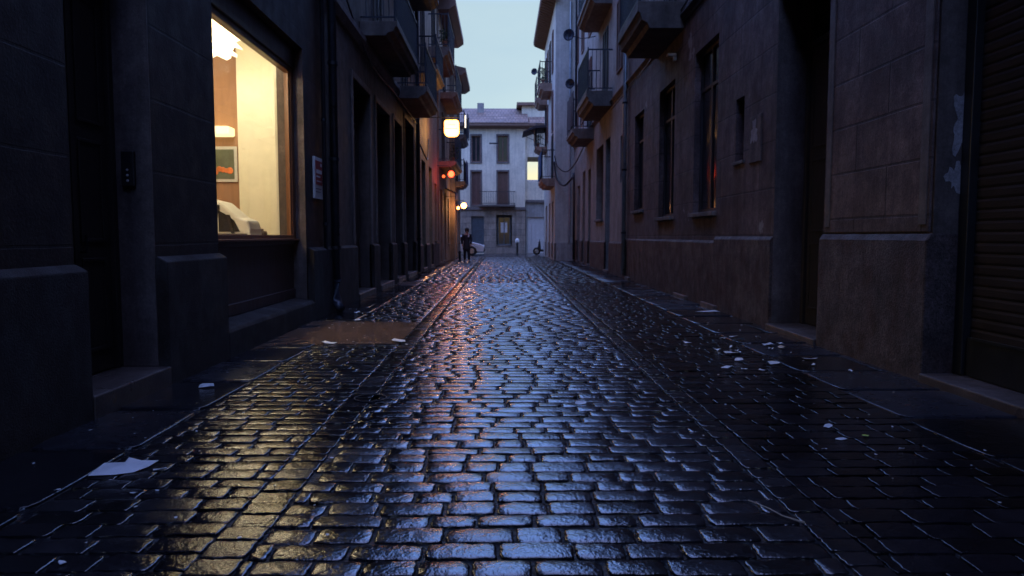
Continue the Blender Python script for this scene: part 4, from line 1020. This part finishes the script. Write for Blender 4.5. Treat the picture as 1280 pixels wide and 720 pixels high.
for k in range(16):
    x, y = cl.uniform(2.1, 3.35), cl.uniform(6.6, 9.2); q = cl.uniform(.03, .075)
    scrap(x, y, q * cl.uniform(1, 2), q, cl.uniform(-.6, .6), 'paper', 'small torn white scrap in the litter cluster on the right paving', 'litter', lift=.03, seed=k + 70, group='small torn scraps on the right paving', name='torn_scrap')
fl = random.Random(11)
for k in range(150):
    side = fl.random()
    if side < .45: x, y = fl.uniform(1.6, 3.6), fl.uniform(3.2, 16)
    elif side < .8: x, y = fl.uniform(-2.8, -1.1), fl.uniform(2.8, 13)
    else: x, y = fl.uniform(-1, 1.5), fl.uniform(2.6, 10)
    q = fl.uniform(.006, .013) * (1 + y * .10)
    o = scrap(x, y, q * fl.uniform(1, 2.2), q, fl.uniform(0, 3), 'paper' if fl.random() < .8 else 'cig', 'tiny pale fleck of litter on the wet paving', 'litter', lift=.004, seed=k, group='tiny flecks of litter', name='litter_fleck', z0=.003)
MH = thing('manhole_cover', (-1.08, 5.72, 0), 'small dark oval cover set in the cobbles on the left', 'manhole cover')
MB().lathe([(.11, -.03), (.11, -.012), (.105, -.010), (.09, -.012), (.02, -.012)], (-1.06, 5.72, 0), 'z', 28).build('lid', 'blackp', MH, smooth=False)
MB().lathe([(.132, -.01), (.132, .006), (.122, .006), (.122, -.01)], (-1.06, 5.72, 0), 'z', 28).build('ring', 'iron', MH)

# ================================================================== PERSON
def skin_mesh(name, verts, edges, radii, mat, parent, root=0, sub=2):
    me = bpy.data.meshes.new(name); off = root_loc(parent)
    me.from_pydata([tuple(Vector(v) - off) for v in verts], edges, [])
    o = bpy.data.objects.new(name, me); COL.objects.link(o); o.parent = parent; me.materials.append(M[mat])
    o.modifiers.new('skin', 'SKIN')
    for i, r in enumerate(radii):
        d = me.skin_vertices[0].data[i]; d.radius = r if isinstance(r, tuple) else (r, r); d.use_root = (i == root)
    s = o.modifiers.new('sub', 'SUBSURF'); s.levels = sub; s.render_levels = sub
    dg = bpy.context.evaluated_depsgraph_get(); ev = o.evaluated_get(dg); nm = bpy.data.meshes.new_from_object(ev)
    o.modifiers.clear(); o.data = nm
    if not nm.materials: nm.materials.append(M[mat])
    for p in nm.polygons: p.use_smooth = True
    return o
px, py = -1.76, 35.6
PE = thing('person', (px, py, 0), 'person in a long dark coat with pale scarf standing near the far left corner', 'person')
def pp(x, y, z): return (px + x, py + y, z)
V = [pp(0, 0, .86), pp(0, 0, 1.02), pp(0, .0, 1.22), pp(0, 0, 1.36), pp(.01, -.01, 1.44), pp(.02, -.02, 1.52), pp(.02, -.03, 1.60),
     pp(.16, 0, 1.34), pp(.21, .02, 1.08), pp(.20, -.06, .86), pp(.19, -.09, .78), pp(-.16, 0, 1.34), pp(-.22, .02, 1.08), pp(-.21, -.05, .86), pp(-.20, -.08, .78),
     pp(.09, 0, .80), pp(.10, -.02, .45), pp(.11, .03, .09), pp(.12, -.10, .04), pp(-.09, 0, .80), pp(-.10, .03, .45), pp(-.10, .08, .09), pp(-.11, -.05, .04)]
E_ = [(0, 1), (1, 2), (2, 3), (3, 4), (4, 5), (5, 6), (3, 7), (7, 8), (8, 9), (9, 10), (3, 11), (11, 12), (12, 13), (13, 14), (0, 15), (15, 16), (16, 17), (17, 18), (0, 19), (19, 20), (20, 21), (21, 22)]
Rr = [(.13, .10), (.12, .09), (.14, .10), (.12, .08), .05, .085, .075, .055, .045, .035, .03, .055, .045, .035, .03, .08, .058, .04, .04, .08, .058, .04, .04]
skin_mesh('body', V, E_, Rr, 'skin', PE)
skin_mesh('coat', [pp(0, 0, .52), pp(0, 0, .92), pp(0, 0, 1.06), pp(0, 0, 1.24), pp(0, 0, 1.37), pp(.17, 0, 1.34), pp(.22, .02, 1.08), pp(.21, -.05, .88), pp(-.17, 0, 1.34), pp(-.23, .02, 1.08), pp(-.22, -.04, .88)],
          [(0, 1), (1, 2), (2, 3), (3, 4), (4, 5), (5, 6), (6, 7), (4, 8), (8, 9), (9, 10)],
          [(.23, .18), (.19, .15), (.155, .125), (.17, .13), (.12, .10), .08, .065, .055, .08, .065, .055], 'coat', PE)
skin_mesh('trousers', [pp(0, 0, .84), pp(.09, 0, .76), pp(.10, -.02, .45), pp(.11, .03, .10), pp(-.09, 0, .76), pp(-.10, .03, .45), pp(-.10, .08, .10)],
          [(0, 1), (1, 2), (2, 3), (0, 4), (4, 5), (5, 6)], [(.13, .11), .10, .075, .06, .10, .075, .06], 'trouser', PE)
for a, b in ((.12, -.04), (-.105, .01)):
    MB().prof_x([(py + b - .16, 0.0), (py + b - .16, .05), (py + b - .04, .10), (py + b + .10, .11), (py + b + .11, 0)], px + a - .045, px + a + .045).build('shoe', 'blackp', PE, bevel=.015)
MB().lathe([(.02, .14), (.075, .11), (.10, .05), (.102, -.02), (.09, -.07), (.06, -.1)], pp(.02, .005, 1.575), 'z', 16).build('hair', 'hair', PE, smooth=True)
fc = MB(); fc.lathe([(.01, -.035), (.012, 0)], pp(-.015, -.112, 1.56), 'y', 8); fc.lathe([(.01, -.0), (.014, -.0)], pp(.055, -.105, 1.56), 'y', 8); fc.build('eyes', 'hair', PE)
MB().box(px + .07, px + .14, py - .19, py - .14, 1.24, 1.36).build('scarf', 'scarf', PE, bevel=.01)
BL = thing('bollard', (-2.17, 36.7, 0), 'short dark iron bollard by the left wall next to the person', 'bollard')
MB().lathe([(.09, 0), (.09, .06), (.06, .09), (.055, .42), (.075, .45), (.075, .5), (.03, .56)], (-2.17, 36.7, 0), 'z', 16).build('post', 'iron', BL)
BL = thing('bollard', (1.05, 51.0, 0), 'slim dark bollard with a white cap before the end house', 'bollard')
MB().lathe([(.11, 0), (.11, .05), (.08, .08), (.075, .82)], (1.05, 51.0, 0), 'z', 16).build('post', 'blackp', BL)
MB().lathe([(.13, .82), (.15, .9), (.13, 1.08), (.03, 1.14)], (1.05, 51.0, 0), 'z', 16).build('cap', 'white', BL, smooth=True)

# ================================================================== CAR
CY, CX = 47.5, -1.22
CA = thing('parked_car', (-3.2, CY + .8, 0), 'white car with its nose showing past the left corner', 'car')
prof = [(0, .32), (.02, .58), (-.12, .72), (-.95, .95), (-1.55, 1.38), (-2.0, 1.46), (-2.9, 1.44), (-3.6, 1.05), (-4.05, .98), (-4.12, .45), (-4.05, .28),
        (-3.72, .28), (-3.66, .5), (-3.4, .62), (-3.14, .5), (-3.08, .28), (-1.12, .28), (-1.06, .5), (-.8, .62), (-.54, .5), (-.48, .28), (-.05, .26)]
body = MB(); n = len(prof); rows = []
for (yy, sc, dz) in ((CY + .04, .97, 0), (CY, 1, 0), (CY, 1, 0)): pass
W_ = 1.7
def yoff(z): return .0 if z < .9 else (z - .9) * .38
vs = [(CX + x, CY + yoff(z), z) for x, z in prof] + [(CX + x, CY + W_ - yoff(z), z) for x, z in prof]
body.add(vs, [tuple(range(n)), tuple(range(2 * n - 1, n - 1, -1))] + [(i, n + i, n + (i + 1) % n, (i + 1) % n) for i in range(n)])
body.build('body', 'carpaint', CA, bevel=.05, seg=3)
g = MB()
def sidepane(pts):
    for sgn in (0, 1):
        q = [(CX + x, (CY + yoff(z) - .006) if sgn == 0 else (CY + W_ - yoff(z) + .006), z) for x, z in pts]
        g.add(q, [tuple(range(len(q)))])
sidepane([(-1.2, .98), (-1.62, 1.32), (-2.15, 1.38), (-2.15, .98)]); sidepane([(-2.22, .98), (-2.22, 1.38), (-2.85, 1.37), (-3.4, 1.02), (-3.4, .98)])
g.add([(CX - .97, CY + .15, .98), (CX - .97, CY + W_ - .15, .98), (CX - 1.52, CY + W_ - .28, 1.385), (CX - 1.52, CY + .28, 1.385)], [(0, 1, 2, 3)])
g.build('windows', 'glassd', CA)
for wx in (-.8, -3.4):
    for wy in (CY + .09, CY + W_ - .09):
        wh = MB().lathe([(.18, -.1), (.3, -.1), (.325, -.07), (.325, .07), (.3, .1), (.18, .1)], (CX + wx, wy, .325), 'y', 24).build('wheel', 'tyre', CA, smooth=False)
        MB().lathe([(.03, -.104), (.18, -.102), (.2, -.06), (.2, .06), (.18, .102), (.03, .104)], (CX + wx, wy, .325), 'y', 18).build('rim', 'hub', wh)
for wy in (CY + .22, CY + W_ - .22): MB().lathe([(.09, -.04), (.1, .0), (.06, .03)], (CX - .03, wy, .62), 'x', 14).build('headlight', 'offwhite', CA, smooth=True)
MB().box(CX - .03, CX + .05, CY + .1, CY + W_ - .1, .30, .48).build('bumper', 'blackp', CA, bevel=.02)

# ================================================================== SCOOTER (nose shows past the projecting building)
SX, SY = 2.35, 49.4
SO = thing('motor_scooter', (SX + .6, SY, 0), 'dark motor scooter parked before the garage doors, half behind the right building', 'scooter')
for wx in (0, 1.25):
    wh = MB().lathe([(.14, -.05), (.24, -.055), (.26, 0), (.24, .055), (.14, .05)], (SX + wx, SY, .26), 'y', 20).build('wheel', 'tyre', SO, smooth=True)
    MB().lathe([(.02, -.06), (.14, -.05), (.14, .05), (.02, .06)], (SX + wx, SY, .26), 'y', 14).build('rim', 'hub', wh)
MB().prof_y([(SX + .06, .45), (SX + .16, .95), (SX + .24, .95), (SX + .3, .4), (SX + .75, .34), (SX + .85, .7), (SX + 1.5, .74), (SX + 1.45, .45), (SX + 1.05, .3), (SX + .3, .22)], SY - .14, SY + .14).build('body', 'blackp', SO, bevel=.03)
MB().prof_y([(SX + .8, .72), (SX + .85, .8), (SX + 1.5, .84), (SX + 1.55, .75)], SY - .13, SY + .13).build('seat', 'tyre', SO, bevel=.03)
MB().tube([(SX + .02, SY, .26), (SX + .2, SY, 1.0)], .025, 8).tube([(SX + .2, SY - .32, 1.04), (SX + .2, SY + .32, 1.04)], .018, 8).build('handlebar', 'iron', SO)
MB().lathe([(.07, -.05), (.08, 0), (.05, .05)], (SX + .1, SY, .9), 'x', 12).build('headlight', 'offwhite', SO)
